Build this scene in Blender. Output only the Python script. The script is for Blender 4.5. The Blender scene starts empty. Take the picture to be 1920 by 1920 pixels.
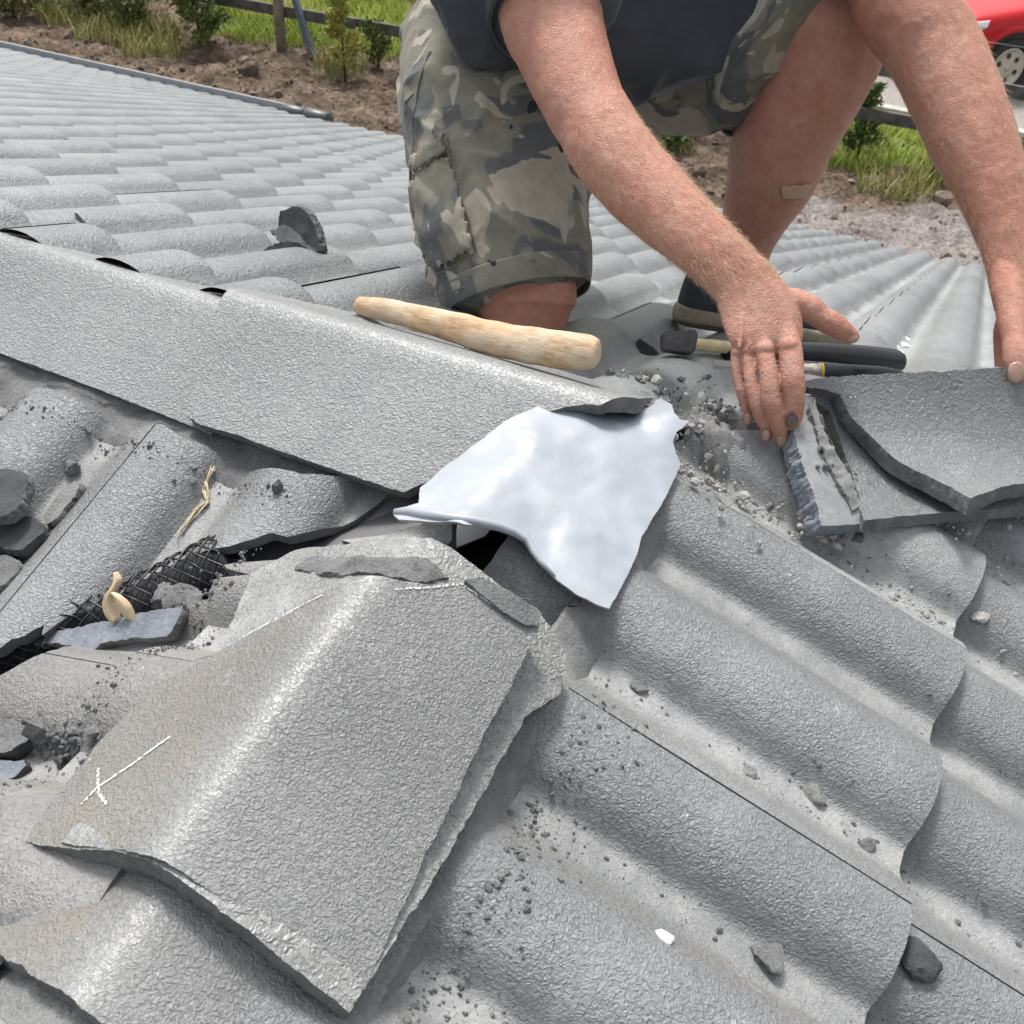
import bpy, bmesh, math, random
import numpy as np
from mathutils import Vector, Matrix, noise as mn
from mathutils.geometry import delaunay_2d_cdt
rad = math.radians
SC = bpy.context.scene
COL = SC.collection
random.seed(7); np.random.seed(7)

# ------------------------------------------------------------------ camera
YAW, PITCH, ROLL = 1.984735, 0.672300, 0.056205
CPOS = np.array([0.31879, -0.84769, 0.61389])
FPX = 2041.28
fw = np.array([math.cos(PITCH)*math.cos(YAW), math.cos(PITCH)*math.sin(YAW), -math.sin(PITCH)])
rt = np.cross(fw, [0, 0, 1.]); rt /= np.linalg.norm(rt); up = np.cross(rt, fw)
R2 = math.cos(ROLL)*rt + math.sin(ROLL)*up
U2 = -math.sin(ROLL)*rt + math.cos(ROLL)*up
CM = np.array([R2, U2, fw])
cd = bpy.data.cameras.new('camera'); cam = bpy.data.objects.new('camera', cd); COL.objects.link(cam)
cam.matrix_world = Matrix([[R2[0], U2[0], -fw[0], CPOS[0]], [R2[1], U2[1], -fw[1], CPOS[1]], [R2[2], U2[2], -fw[2], CPOS[2]], [0, 0, 0, 1]])
cd.sensor_width = 36; cd.lens = FPX/1920*36; cd.clip_end = 500; cd.clip_start = .02
cd.dof.use_dof = True; cd.dof.focus_distance = 1.05; cd.dof.aperture_fstop = 22.0
SC.camera = cam

# ------------------------------------------------------------------ light
SUN_EL, SUN_AZ = rad(61), rad(128)      # direction towards the sun (azimuth from +x, counter-clockwise)
w = bpy.data.worlds.new('World'); SC.world = w; w.use_nodes = True
nt = w.node_tree; nt.nodes.clear()
sky = nt.nodes.new('ShaderNodeTexSky'); sky.sky_type = 'NISHITA'; sky.sun_disc = False
sky.sun_elevation = SUN_EL; sky.sun_rotation = math.pi/2 - SUN_AZ
sky.dust_density = 4; sky.air_density = 1.0; sky.ozone_density = .6
hs = nt.nodes.new('ShaderNodeHueSaturation'); hs.inputs['Saturation'].default_value = .28
bg = nt.nodes.new('ShaderNodeBackground'); bg.inputs[1].default_value = .15
wo = nt.nodes.new('ShaderNodeOutputWorld')
nt.links.new(sky.outputs[0], hs.inputs['Color']); nt.links.new(hs.outputs[0], bg.inputs[0]); nt.links.new(bg.outputs[0], wo.inputs[0])
sl = bpy.data.lights.new('sun', 'SUN'); sl.energy = 2.0; sl.angle = rad(12); sl.color = (1, .97, .93)
so = bpy.data.objects.new('sun', sl); COL.objects.link(so)
sdir = Vector((math.cos(SUN_EL)*math.cos(SUN_AZ), math.cos(SUN_EL)*math.sin(SUN_AZ), math.sin(SUN_EL)))
so.rotation_euler = sdir.to_track_quat('Z', 'Y').to_euler(); so.location = sdir*20
SC.view_settings.view_transform = 'Standard'; SC.view_settings.look = 'None'
SC.view_settings.exposure = 0.70; SC.view_settings.gamma = 1
SC.render.engine = 'CYCLES'

# ------------------------------------------------------------------ helpers
SLOPE = 0.361271; CP, SP, TP = math.cos(SLOPE), math.sin(SLOPE), math.tan(SLOPE)
def V(*a): return np.array(a, float)
def ray(px, py):
    return CM.T @ np.array([(px-960)/FPX, (960-py)/FPX, 1.])
def D(px, py, t):
    """the world point seen at that place of the photograph at depth t metres"""
    return CPOS + ray(px, py)*t
def proj(X):
    q = CM @ (np.asarray(X, float)-CPOS); return np.array([960+FPX*q[0]/q[2], 960-FPX*q[1]/q[2]])
def onplane(px, py, p0, n):
    r = ray(px, py); n = np.asarray(n, float)
    return CPOS + r*((np.asarray(p0)-CPOS)@n/(r@n))
def solve_uv(S, px, py, g=(0., 0.)):
    u = np.array(g, float)
    for _ in range(25):
        a = proj(S(*u)); e = np.array([px, py])-a
        if abs(e).max() < .05: break
        h = 1e-4
        J = np.array([proj(S(u[0]+h, u[1]))-a, proj(S(u[0], u[1]+h))-a]).T/h
        st = np.linalg.solve(J+1e-9*np.eye(2), e); m = abs(st).max()
        if m > .08: st *= .08/m
        u = u+st
    return u
def fbm(p, o=3):
    return mn.fractal(Vector(p), 1.0, 2.0, o)

def setp(o, label=None, cat=None, group=None, kind=None):
    if label: o['label'] = label
    if cat: o['category'] = cat
    if group: o['group'] = group
    if kind or label: o['kind'] = kind or 'thing'
    return o
def link(name, me, mats, parent=None, smooth=True):
    o = bpy.data.objects.new(name, me); COL.objects.link(o)
    for m in (mats if isinstance(mats, (list, tuple)) else [mats]): me.materials.append(m)
    if smooth is True: me.shade_smooth()
    if parent is not None:
        o.parent = parent; o.matrix_parent_inverse = Matrix.Translation(-parent.location) if parent.type == 'EMPTY' or parent.location.length > 0 else Matrix()
        o.matrix_parent_inverse = Matrix(); me.transform(Matrix.Translation(-worldloc(parent)))
    else:
        c = sum((v.co for v in me.vertices), Vector())/max(1, len(me.vertices))
        me.transform(Matrix.Translation(-c)); o.location = c
    return o
def worldloc(o):
    v = Vector(o.location)
    while o.parent: o = o.parent; v += Vector(o.location)
    return v
def empty(name, loc, *a, **k):
    o = bpy.data.objects.new(name, None); o.location = loc; o.empty_display_size = .05; COL.objects.link(o)
    setp(o, *a, **k); return o
def mesh(name, vs, fs, mats, parent=None, smooth=True, mi=None, uvattr=None):
    me = bpy.data.meshes.new(name); me.from_pydata([tuple(v) for v in vs], [], [tuple(f) for f in fs])
    if mi is not None: me.polygons.foreach_set('material_index', mi)
    if uvattr is not None:
        for k, arr in uvattr.items():
            at = me.attributes.new(k, 'FLOAT', 'POINT'); at.data.foreach_set('value', np.asarray(arr, np.float32))
    me.update()
    return link(name, me, mats, parent, smooth)
def fixn(o):
    bm = bmesh.new(); bm.from_mesh(o.data); bmesh.ops.recalc_face_normals(bm, faces=bm.faces); bm.to_mesh(o.data); bm.free(); return o
def autosmooth(o, ang=40):
    me = o.data; bm = bmesh.new(); bm.from_mesh(me); bm.normal_update()
    for e in bm.edges:
        if len(e.link_faces) == 2 and (e.calc_face_angle(0) > rad(ang) or e.link_faces[0].material_index != e.link_faces[1].material_index): e.smooth = False
    bm.to_mesh(me); bm.free(); return o

# ------------------------------------------------------------------ materials
def newmat(name):
    m = bpy.data.materials.new(name); m.use_nodes = True; n = m.node_tree
    b = n.nodes['Principled BSDF']; return m, n, b
def nd(n, t, **kw):
    x = n.nodes.new(t)
    for k, v in kw.items():
        if k in x.inputs: x.inputs[k].default_value = v
        else: setattr(x, k, v)
    return x
def noise(n, vec, scale, detail=3, rough=.5, dist=0):
    x = nd(n, 'ShaderNodeTexNoise'); x.inputs['Scale'].default_value = scale; x.inputs['Detail'].default_value = detail
    x.inputs['Roughness'].default_value = rough; x.inputs['Distortion'].default_value = dist
    n.links.new(vec, x.inputs['Vector']); return x.outputs['Fac']
def ramp(n, fac, stops):
    r = n.nodes.new('ShaderNodeValToRGB'); cr = r.color_ramp
    while len(cr.elements) > 1: cr.elements.remove(cr.elements[-1])
    cr.elements[0].position = stops[0][0]; cr.elements[0].color = (*stops[0][1], 1) if len(stops[0][1]) == 3 else stops[0][1]
    for p, c in stops[1:]:
        e = cr.elements.new(p); e.color = (*c, 1)
    n.links.new(fac, r.inputs[0]); return r.outputs[0]
def g(v): return (v, v, v)
def mix(n, fac, a, b, mode='MIX'):
    x = n.nodes.new('ShaderNodeMix'); x.data_type = 'RGBA'; x.blend_type = mode
    for s, v in ((x.inputs[0], fac), (x.inputs[6], a), (x.inputs[7], b)):
        if hasattr(v, 'links'): n.links.new(v, s)
        else: s.default_value = v if not isinstance(v, tuple) else (*v, 1)[:4]
    return x.outputs[2]
def math_(n, op, a, b=0.):
    x = n.nodes.new('ShaderNodeMath'); x.operation = op
    for s, v in ((x.inputs[0], a), (x.inputs[1], b)):
        if hasattr(v, 'links'): n.links.new(v, s)
        else: s.default_value = v
    return x.outputs[0]
def bump(n, h, dist, strength=1., prev=None):
    b = n.nodes.new('ShaderNodeBump'); b.inputs['Distance'].default_value = dist; b.inputs['Strength'].default_value = strength
    n.links.new(h, b.inputs['Height'])
    if prev: n.links.new(prev, b.inputs['Normal'])
    return b.outputs[0]
def tc(n, kind='Object'):
    t = n.nodes.new('ShaderNodeTexCoord'); return t.outputs[kind]
def attr(n, name):
    a = n.nodes.new('ShaderNodeAttribute'); a.attribute_name = name; return a.outputs['Fac']

def tile_material(name, base=(.192, .199, .203), dusty=.4, wr=.42, bd=.0010, scale=1.45, fine=True):
    m, n, b = newmat(name); P = tc(n)
    big = noise(n, P, 5, 4, .6); med = noise(n, P, 28, 4, .65)
    wrk = noise(n, P, 170*scale, 1.5, .55, 1.3)
    wr2 = noise(n, P, 420*scale, 2, .5, .6)
    dust = ramp(n, mix(n, .5, big, med), [(.46, g(0)), (.62, g(1))])
    da = attr(n, 'dust')
    c = mix(n, math_(n, 'MULTIPLY', dust, dusty*.6), base, (.36, .365, .36))
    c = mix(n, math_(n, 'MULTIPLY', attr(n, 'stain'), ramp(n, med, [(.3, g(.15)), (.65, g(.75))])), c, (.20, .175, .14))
    dz = math_(n, 'MULTIPLY', da, ramp(n, med, [(.35, g(.25)), (.62, g(1))]))
    c = mix(n, dz, c, (.335, .337, .33))
    # valleys of the texture are coloured darker
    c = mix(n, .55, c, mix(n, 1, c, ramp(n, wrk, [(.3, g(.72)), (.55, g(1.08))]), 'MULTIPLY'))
    sc_ = noise(n, P, 13, 5, .8, .8); c = mix(n, math_(n, 'MULTIPLY', ramp(n, sc_, [(.58, g(0)), (.70, g(1))]), ramp(n, noise(n, P, 300, 2, .6), [(.42, g(0)), (.6, g(.55))])), c, (.46, .46, .45)); low = noise(n, P, 2.2, 3, .6); c = mix(n, .5, c, mix(n, 1, c, ramp(n, low, [(.35, g(.72)), (.65, g(1.18))]), 'MULTIPLY'))
    speck = noise(n, P, 240, 2, .5)
    c = mix(n, ramp(n, speck, [(.73, g(0)), (.78, g(.7))]), c, (.62, .62, .60))
    n.links.new(c, b.inputs['Base Color'])
    ro = math_(n, 'ADD', math_(n, 'MULTIPLY', dust, .12), math_(n, 'MULTIPLY', da, .3))
    n.links.new(math_(n, 'SUBTRACT', math_(n, 'ADD', ro, wr), math_(n, 'MULTIPLY', attr(n, 'crest'), .18)), b.inputs['Roughness'])
    b.inputs['Specular IOR Level'].default_value = .48; b.inputs['Coat Weight'].default_value = .08; b.inputs['Coat Roughness'].default_value = .25
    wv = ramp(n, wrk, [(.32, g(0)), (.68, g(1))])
    k = math_(n, 'SUBTRACT', 1., math_(n, 'ADD', math_(n, 'MULTIPLY', da, .55), math_(n, 'MULTIPLY', attr(n, 'crest'), .62)))
    nn = bump(n, math_(n, 'MULTIPLY', wv, k), bd, 1.)
    if fine: nn = bump(n, wr2, .00022, 1., nn)
    nn = bump(n, med, .0015, .5, nn)
    n.links.new(nn, b.inputs['Normal']); n.links.new(nn, b.inputs['Coat Normal'])
    return m
def concrete_material(name, c0=(.10, .10, .10), c1=(.24, .235, .22), grain=520, bd=.0012, rough=.95):
    m, n, b = newmat(name); P = tc(n)
    a = noise(n, P, grain, 3, .7); c = noise(n, P, 40, 4, .6)
    col = mix(n, .5, ramp(n, a, [(.3, c0), (.7, c1)]), ramp(n, c, [(.3, c0), (.7, c1)]))
    n.links.new(col, b.inputs['Base Color']); b.inputs['Roughness'].default_value = rough
    b.inputs['Specular IOR Level'].default_value = .2
    n.links.new(bump(n, c, .003, .6, bump(n, a, bd, 1)), b.inputs['Normal']); return m
def plain(name, col, rough=.5, metal=0., spec=.5, var=.0, nscale=20, bd=0):
    m, n, b = newmat(name); P = tc(n)
    nz = noise(n, P, nscale, 4, .6)
    lo = tuple(max(0, x*(1-var)) for x in col); hi = tuple(min(1, x*(1+var)) for x in col)
    n.links.new(ramp(n, nz, [(.3, lo), (.7, hi)]), b.inputs['Base Color'])
    b.inputs['Roughness'].default_value = rough; b.inputs['Metallic'].default_value = metal
    b.inputs['Specular IOR Level'].default_value = spec
    if bd: n.links.new(bump(n, nz, bd, 1), b.inputs['Normal'])
    return m
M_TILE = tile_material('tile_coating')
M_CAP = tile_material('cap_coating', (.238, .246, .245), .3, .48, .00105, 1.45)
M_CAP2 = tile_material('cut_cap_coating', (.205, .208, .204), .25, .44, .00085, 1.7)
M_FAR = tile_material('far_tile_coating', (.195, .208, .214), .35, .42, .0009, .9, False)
M_RAW = concrete_material('raw_concrete', (.075, .077, .08), (.26, .262, .26), 430, .0022)
M_RAWD = concrete_material('dark_raw_concrete', (.035, .037, .04), (.11, .115, .12))
M_MORTAR = concrete_material('mortar', (.13, .131, .133), (.29, .29, .283), 380, .0016)
M_PALE = concrete_material('pale_mortar', (.26, .255, .24), (.48, .47, .44), 420, .0014)
M_DARK = plain('sarking', (.018, .019, .022), .8)
M_BLUE = concrete_material('blue_grey_break', (.12, .135, .16), (.28, .30, .34), 300, .001)
# ------------------------------------------------------------------ roof geometry
PT_T = [0, .003, .008, .016, .028, .042, .056, .07, .084, .098, .108, .116, .126, .15]
PT_H = [.001, .008, .017, .0255, .0325, .0365, .0378, .0365, .032, .023, .0135, .006, .0005, .0005]
def prof(t):
    return np.interp(np.mod(t, .15), PT_T, PT_H)
TT = np.linspace(0, .15, 301); PS = prof(TT)*.90; ker = np.hanning(9); ker /= ker.sum()
PS = np.convolve(np.tile(PS[:-1], 3), ker, 'same')[300:601]; PS = np.append(PS, PS[0])[:301]
def prof(t): return np.interp(np.mod(t, .15), TT, PS)
GA = .3312858; T_IL = .079
# slope frames: point(s, d, n), the roll coordinate t(s), course end phase
class Slope:
    def __init__(s, ax, sgn, corner, rolldir, dend, swap=1):
        s.ax, s.sgn, s.corner, s.rd, s.dend = ax, sgn, corner, rolldir, dend
    def pt(s, c, d, n):
        c, d, n = np.broadcast_arrays(np.asarray(c, float), d, n)
        out = np.zeros(c.shape+(3,)); h = d*CP+n*SP
        out[..., s.ax] = c; out[..., 1-s.ax] = s.sgn*h; out[..., 2] = -d*SP+n*CP; return out
    def t(s, c): return (np.asarray(c)-s.corner)*s.rd
    def frac(s, d): return np.mod(np.asarray(d)-s.dend, GA)/GA
    def h(s, c, d): return prof(s.t(c)) + .020*s.frac(d) - .004
    def S(s, u, v): return s.pt(u, v, s.h(u, v))
SA = Slope(0, 1, -1.11837, -1, .45043)
SB = Slope(1, 1, .0750, 1, .4315)
S1 = Slope(0, -1, -.312, -1, .462)
S2 = Slope(1, -1, -.500, 1, .181)

def tile_obj(name, sl, c0, c1, d0f, d1f, nc, ndd, mats, parent=None, thick=.013, rough=.0, seed=0, lift=0., tilt=0., dustf=None, brownf=None, wrap=None):
    """one roll tile between s=c0..c1 and d=d0f(s)..d1f(s); the surface follows the slope's roll profile; rough = broken front"""
    rnd = np.random.RandomState(seed)
    cs = np.linspace(c0, c1, nc)
    d0 = np.array([d0f(c) for c in cs]); d1 = np.array([d1f(c) for c in cs])
    ok = d1 > d0+.004
    if ok.sum() < 3: return None
    i0, i1 = np.where(ok)[0][[0, -1]]
    cs, d0, d1 = cs[i0:i1+1], d0[i0:i1+1], np.maximum(d1[i0:i1+1], d0[i0:i1+1]+.004); nc = len(cs)
    if np.isscalar(rough): rough = np.full(nc, rough)
    r = np.linspace(0, 1, ndd)
    Dg = d0[:, None]+(d1-d0)[:, None]*r[None, :]; Cg = np.repeat(cs[:, None], ndd, 1)
    # fixed wedge: use the middle of the tile to find its course
    dm = .5*(d0+d1).mean(); k = math.floor((dm-sl.dend)/GA); base = sl.dend+k*GA
    Hg = prof(sl.t(Cg)) + .020*(Dg-base)/GA-.004 + lift + tilt*(Cg-c0)
    wob = np.array([[mn.noise(Vector((c*6+seed, d*6, seed*.7))) for d in Dg[i]] for i, c in enumerate(cs)]) if nc*ndd < 9000 else np.zeros_like(Cg)
    Hg = Hg+wob*.0012
    top = sl.pt(Cg, Dg, Hg)
    # soften the front edge
    bot = sl.pt(Cg, Dg, Hg-thick)
    rv = []
    mids = []
    for q in (.33, .66):
        j = np.array([[mn.noise(Vector((c*160, q*7, seed+3.1))), mn.noise(Vector((c*160+9, q*7, seed+5.1)))] for c in cs])
        dd = d1+.0035*rough/.004*j[:, 0]*1.0+np.where(rough > 0, .002*np.abs(j[:, 1]), .0006)
        mids.append(sl.pt(cs, dd, Hg[:, -1]-thick*q+.0015*j[:, 1]*(rough > 0)))
    vs = [top.reshape(-1, 3), bot.reshape(-1, 3), mids[0], mids[1]]
    V_ = np.concatenate(vs); N = nc*ndd; f = []; mi = []
    for i in range(nc-1):
        for j in range(ndd-1):
            a = i*ndd+j; b = a+ndd
            f.append((a, b, b+1, a+1)); mi.append(0)
            f.append((N+a, N+a+1, N+b+1, N+b)); mi.append(1)
        e = ndd-1; a = i*ndd+e; b = a+ndd; m0 = 2*N+i; m1 = 2*N+nc+i
        w = 1 if rough[i] > 0 else 0
        f += [(a, b, m0+1, m0), (m0, m0+1, m1+1, m1), (m1, m1+1, N+b, N+a)]; mi += [w, w, w]
        f.append((i*ndd, N+i*ndd, N+(i+1)*ndd, (i+1)*ndd)); mi.append(1)
    for i in (0, nc-1):
        for j in range(ndd-1):
            a = i*ndd+j; f.append((a, a+1, N+a+1, N+a)); mi.append(0)
        a = i*ndd+ndd-1; f.append((a, 2*N+i, 2*N+nc+i, N+a)); mi.append(1)
    tt = np.mod(sl.t(Cg), .15)
    dust = np.exp(-((tt-.137)/.016)**2)+np.exp(-((tt+.013)/.016)**2)
    if dustf is not None: dust = dust*dustf(Cg, Dg)[0]+dustf(Cg, Dg)[1]
    stain = np.exp(-((tt-.103)/.012)**2)*.55+(brownf or 0)  # brown stain along the roll shoulder, plus an even brown tint
    at = {'dust': np.concatenate([np.clip(dust, 0, 1).ravel()]*2+[np.zeros(2*nc)]), 'stain': np.concatenate([stain.ravel()]*2+[np.zeros(2*nc)])}
    if wrap is not None: V_ = wrap(V_)
    o = mesh(name, V_, f, mats, parent, True, mi, at)
    fixn(o); autosmooth(o, 50)
    return o

house = empty('house', (-1.5, 2.5, -3.0), 'low grey house whose tiled roof fills the photograph', 'house')

# far slope (plane A): one mesh, replicated unit tiles, clipped at hip and ridge
def merged_slope(name, sl, cr, kr, clip, mats, nc=26, seed=1, skip=None, parent=None):
    rnd = np.random.RandomState(seed); allv = []; allf = []; du = []; st = []; off = 0; mi = []
    for k in range(*kr):
        dE = sl.dend+k*GA
        for c in np.arange(cr[0], cr[1], .3):
            if skip and skip(c, dE): continue
            c0, c1 = c+.0012, c+.2988
            cs = np.linspace(c0, c1, nc); ds = np.array([dE-GA-.02, dE-GA*.5, dE-.012, dE-.0025, dE])
            Cg, Dg = np.meshgrid(cs, ds, indexing='ij')
            lift = rnd.uniform(-.0008, .0008); tl = rnd.uniform(-.004, .004); sh = rnd.uniform(-.0018, .0018)
            H = prof(sl.t(Cg))+.020*(Dg-dE+GA)/GA-.004+lift+tl*(Cg-c)
            H[:, -1] -= .0025; H[:, -2] -= .0004
            top = sl.pt(Cg, Dg+sh, H).reshape(-1, 3)
            low = sl.pt(cs, dE+sh, H[:, -1]-.014)
            v = np.concatenate([top, low]); nD = len(ds)
            for i in range(nc-1):
                for j in range(nD-1):
                    a = off+i*nD+j; allf.append((a, a+nD, a+nD+1, a+1))
                a = off+i*nD+nD-1; l = off+nc*nD+i
                allf.append((a, a+nD, l+1, l))
            tt = np.mod(sl.t(Cg), .15)
            dd = (np.exp(-((tt-.137)/.014)**2)+np.exp(-((tt+.013)/.014)**2))*.8
            dd[:, -1] += .35*rnd.uniform(0, 1)
            du.append(np.append(dd.ravel(), np.zeros(nc))); st.append(np.append((np.exp(-((tt-.103)/.010)**2)*.4).ravel(), np.zeros(nc)))  # brown stain along the shoulder of each roll
            allv.append(v); off += len(v)
    me = bpy.data.meshes.new(name); me.from_pydata(np.concatenate(allv).tolist(), [], allf)
    for nme, arr in (('dust', np.concatenate(du)), ('stain', np.concatenate(st))):
        a = me.attributes.new(nme, 'FLOAT', 'POINT'); a.data.foreach_set('value', np.clip(arr, 0, 1).astype(np.float32))
    bm = bmesh.new(); bm.from_mesh(me)
    for p0, n in clip:
        bmesh.ops.bisect_plane(bm, geom=bm.verts[:]+bm.edges[:]+bm.faces[:], plane_co=p0, plane_no=n, clear_outer=True)
    bm.to_mesh(me); bm.free()
    o = link(name, me, mats, parent if parent is not None else house); fixn(o); autosmooth(o, 50); return o
ilA = SA.corner-T_IL  # an interlock of plane A (its roll parity is odd)
cA = ilA+.15-.3*24
EAVE_K = 17
merged_slope('far_roof_slope', SA, (cA, cA+.3*60), (-1, EAVE_K+1),
    [((.0, .0, 0), (1, -1, 0)), ((0, .012, 0), (0, -1, 0))], [M_FAR])
EAVE_D = SA.dend+EAVE_K*GA

# individual tiles of plane B (near right)
def ease(x): return x
cutB = lambda c: max(.012, c/CP+.014 if c > -.02 else 0)
def brk(seed, f0, amp=.006):
    return lambda c: f0(c)+amp*mn.noise(Vector((c*22, seed, 0)))+amp*.5*mn.noise(Vector((c*70, seed, 4)))
LB = SB.corner-.15+T_IL     # interlock L1
btile = []
whereB = {(0, 0): ('grey roll tile below the thin vertical shard, its left end lost under the hip', 1), (0, 1): ('long grey roll tile directly under the pale lead sheet, dark joint line along its crest', 2),
  (0, 2): ('long roll tile with white chipped front corner beside the chalk-marked cap', 3), (0, 3): ('grey roll tile disappearing at the bottom edge under the chalk-marked cap', 4),
  (0, -1): ('dusty grey roll tile half hidden under the two broken hip caps at the right edge', 5),
  (1, -1): ('grey roll tile with cement crumbs at the far right edge, second row', 6), (1, 0): ('second-row roll tile at the right edge with a white chip on it', 7),
  (1, 1): ('second-row grey roll tile with a round dark mortar crumb on its joint', 8), (1, 2): ('grey roll tile in the bottom right corner', 9), (1, 3): ('second-row roll tile just below the bottom edge of the picture', 10)}
for (k, m), (lab, sd) in whereB.items():
    c1 = LB+.3-.3*m; c0 = c1-.3
    dE = SB.dend+k*GA
    d1 = (lambda c, dE=dE, sd=sd: dE+.0012*mn.noise(Vector((c*40, sd, 0))))
    d0 = brk(sd, lambda c: max(cutB(c), .02), .005) if k == 0 else (lambda c, dE=dE: max(dE-GA-.06, c/CP+.014))
    def df(C, Dd, m=m, k=k): return (1.0, .25*np.clip(mn_arr(C*9, Dd*9), 0, 1)+(np.clip((Dd/CP*0+.35-abs(C-.1))*2, 0, .5) if m == 0 and k == 0 else 0))
    def mn_arr(a, b): 
        return np.array([[mn.noise(Vector((x, y, 3.))) for x, y in zip(r1, r2)] for r1, r2 in zip(a, b)])
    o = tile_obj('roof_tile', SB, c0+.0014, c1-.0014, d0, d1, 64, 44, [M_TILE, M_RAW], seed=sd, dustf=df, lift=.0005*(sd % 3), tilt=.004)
    if o: setp(o, lab, 'roof tile', 'roll tiles of the near right slope'); btile.append(o)

# inner slopes meeting in the valley: C1 below the left ridge, C2 below the near ridge
c1px = [(-120,1262),(-60,1240),(0,1217),(16,1200),(41,1195),(65,1203),(76,1173),(89,1162),(130,1154),(162,1146),(190,1135),(225,1127),(244,1114),(271,1095),(325,1062),(379,1035),(428,1025),(471,1012),(506,998),(542,1007),(584,996),(630,991),(666,975),(697,954),(733,924),(775,890)]
S1s = lambda u, v: S1.S(u, v)
c1e = [solve_uv(S1s, x, y, (-.3, .25)) for x, y in c1px]
c1e = sorted([(a[0], a[1]) for a in c1e])
def cutC1(c): return float(np.interp(c, [a for a, b in c1e], [b for a, b in c1e]))
c2px = [(-80,1300),(0,1267),(27,1252),(68,1230),(108,1217),(141,1209),(200,1190),(260,1172),(330,1150),(376,1125),(417,1095),(439,1081),(470,1078),(520,1050),(560,1030),(640,1012),(700,1003),(745,992),(790,985),(870,992)]
c2e = sorted([tuple(solve_uv(lambda u, v: S2.S(u, v), x, y, (-.4, .25))) for x, y in c2px])
def cutC2(c): return float(np.interp(c, [a for a, b in c2e], [b for a, b in c2e]))
IL1 = S1.corner-T_IL
def df1(C, Dd): return (1.1, np.zeros_like(C))
labC1 = ['broken grey roll tile with jagged lower edge between left ridge cap and dark gap', 'shiny grey roll tile left of the straw, cut off along the mesh in the valley',
         'grey roll tile under the dark mortar lumps at the left edge', 'grey roll tile just outside the left edge below the ridge', 'roll tile beyond the left edge under the ridge cap']
for i, c0 in enumerate([IL1, IL1-.3, IL1-.6, IL1-.9, IL1-1.2]):
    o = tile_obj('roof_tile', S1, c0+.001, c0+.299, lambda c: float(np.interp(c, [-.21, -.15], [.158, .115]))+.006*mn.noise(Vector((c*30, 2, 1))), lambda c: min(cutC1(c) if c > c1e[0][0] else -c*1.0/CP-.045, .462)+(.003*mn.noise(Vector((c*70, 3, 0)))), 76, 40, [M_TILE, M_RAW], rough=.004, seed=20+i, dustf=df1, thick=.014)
    if o: setp(o, labC1[i], 'roof tile', 'cut roll tiles of the inner slope under the left ridge')
def df2(C, Dd): return (1.2, .55*np.clip(1-Dd/.22, 0, 1))
cc = S2.corner+T_IL-.3
labC2 = {-1: 'roll tile at the very left edge beneath the loose shards', 0: 'brownish grey roll tile beneath the chalk-marked cap, its cut edge along the mesh', 1: 'short cut roll tile piece under the mortar-stained cap at the top of the valley'}
for i in (-1, 0, 1):
    for k in (0, 1):
        dE = S2.dend+k*GA; cmx = cc+.3*i+.299 if i < 1 else -.172
        f1 = lambda c, dE=dE: min(cutC2(c) if c > c2e[0][0] else -c/CP-.045, dE)
        f0 = lambda c, dE=dE: max(.02, dE-GA-.05)
        o = tile_obj('roof_tile', S2, cc+.3*i+.001, cmx, f0, f1, 76, 40, [M_TILE, M_RAW], rough=.003, seed=40+i*2+k, dustf=df2, brownf=.65, thick=.013)  # whole tile tinted browner
        if o: setp(o, labC2[i]+(', upper' if k == 0 else ', lower'), 'roof tile', 'cut roll tiles of the slope under the near ridge')
# the rest of the roof, outside the picture or only glimpsed
CL0 = [((.0, .012, 0), (0, 1, 0))]
merged_slope('near_roof_slope', SB, (LB-.3*20, LB+.3*18), (0, 12), [((.012, 0, 0), (-1, 0, 0)), ((0, 0, 0), (-1, 1, 0))], [M_TILE], nc=22, seed=5,
    skip=lambda c, dE: (round((dE-SB.dend)/GA), round((LB-c)/.3)) in whereB)
merged_slope('inner_roof_slope', S1, (IL1-.3*21, IL1-.3*5+.05), (-1, 12), [((0, -.012, 0), (0, 1, 0)), ((-.06, 0, 0), (1, -1, 0))], [M_TILE], nc=20, seed=6)
merged_slope('valley_roof_slope', S2, (cc-.3*18, cc-.3*1-.05), (-1, 12), [((-.012, 0, 0), (1, 0, 0)), ((0, -.06, 0), (-1, 1, 0))], [M_TILE], nc=20, seed=8)

# underlay, valley sheet, walls, gutter
L = 7.0; u0 = -.032
def quad(name, pts, mat, parent=house, thick=.003):
    pts = [np.array(p, float) for p in pts]; n = np.cross(pts[1]-pts[0], pts[2]-pts[0]); n /= np.linalg.norm(n)
    if n[2] < 0: n = -n
    k = len(pts); vs = pts+[p-n*thick for p in pts]
    f = [tuple(range(k)), tuple(range(2*k-1, k-1, -1))]+[(i, (i+1) % k, k+(i+1) % k, k+i) for i in range(k)]
    return fixn(mesh(name, vs, f, mat, parent, False))
E_ = EAVE_D*CP-.03
zz = -E_*TP
dz = -.034
quad('underlay', [(-7.5, 0, dz), (0, 0, dz), (E_, E_, zz+dz), (-7.5, E_, zz+dz)], M_DARK)
quad('underlay', [(0, 0, dz), (0, -6, dz), (4, -6, -4*TP+dz), (4, 4, -4*TP+dz)], M_DARK)
quad('underlay', [(0, 0, dz), (-7.5, 0, dz), (-7.5, -4, -4*TP+dz), (-4, -4, -4*TP+dz)], M_DARK)
quad('underlay', [(0, 0, dz), (-4, -4, -4*TP+dz), (-4, -6, -4*TP+dz), (0, -6, dz)], M_DARK)
M_ZINC = plain('valley_zinc', (.20, .20, .205), .5, .55, .5, .2, 9)
wv = .15
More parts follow.
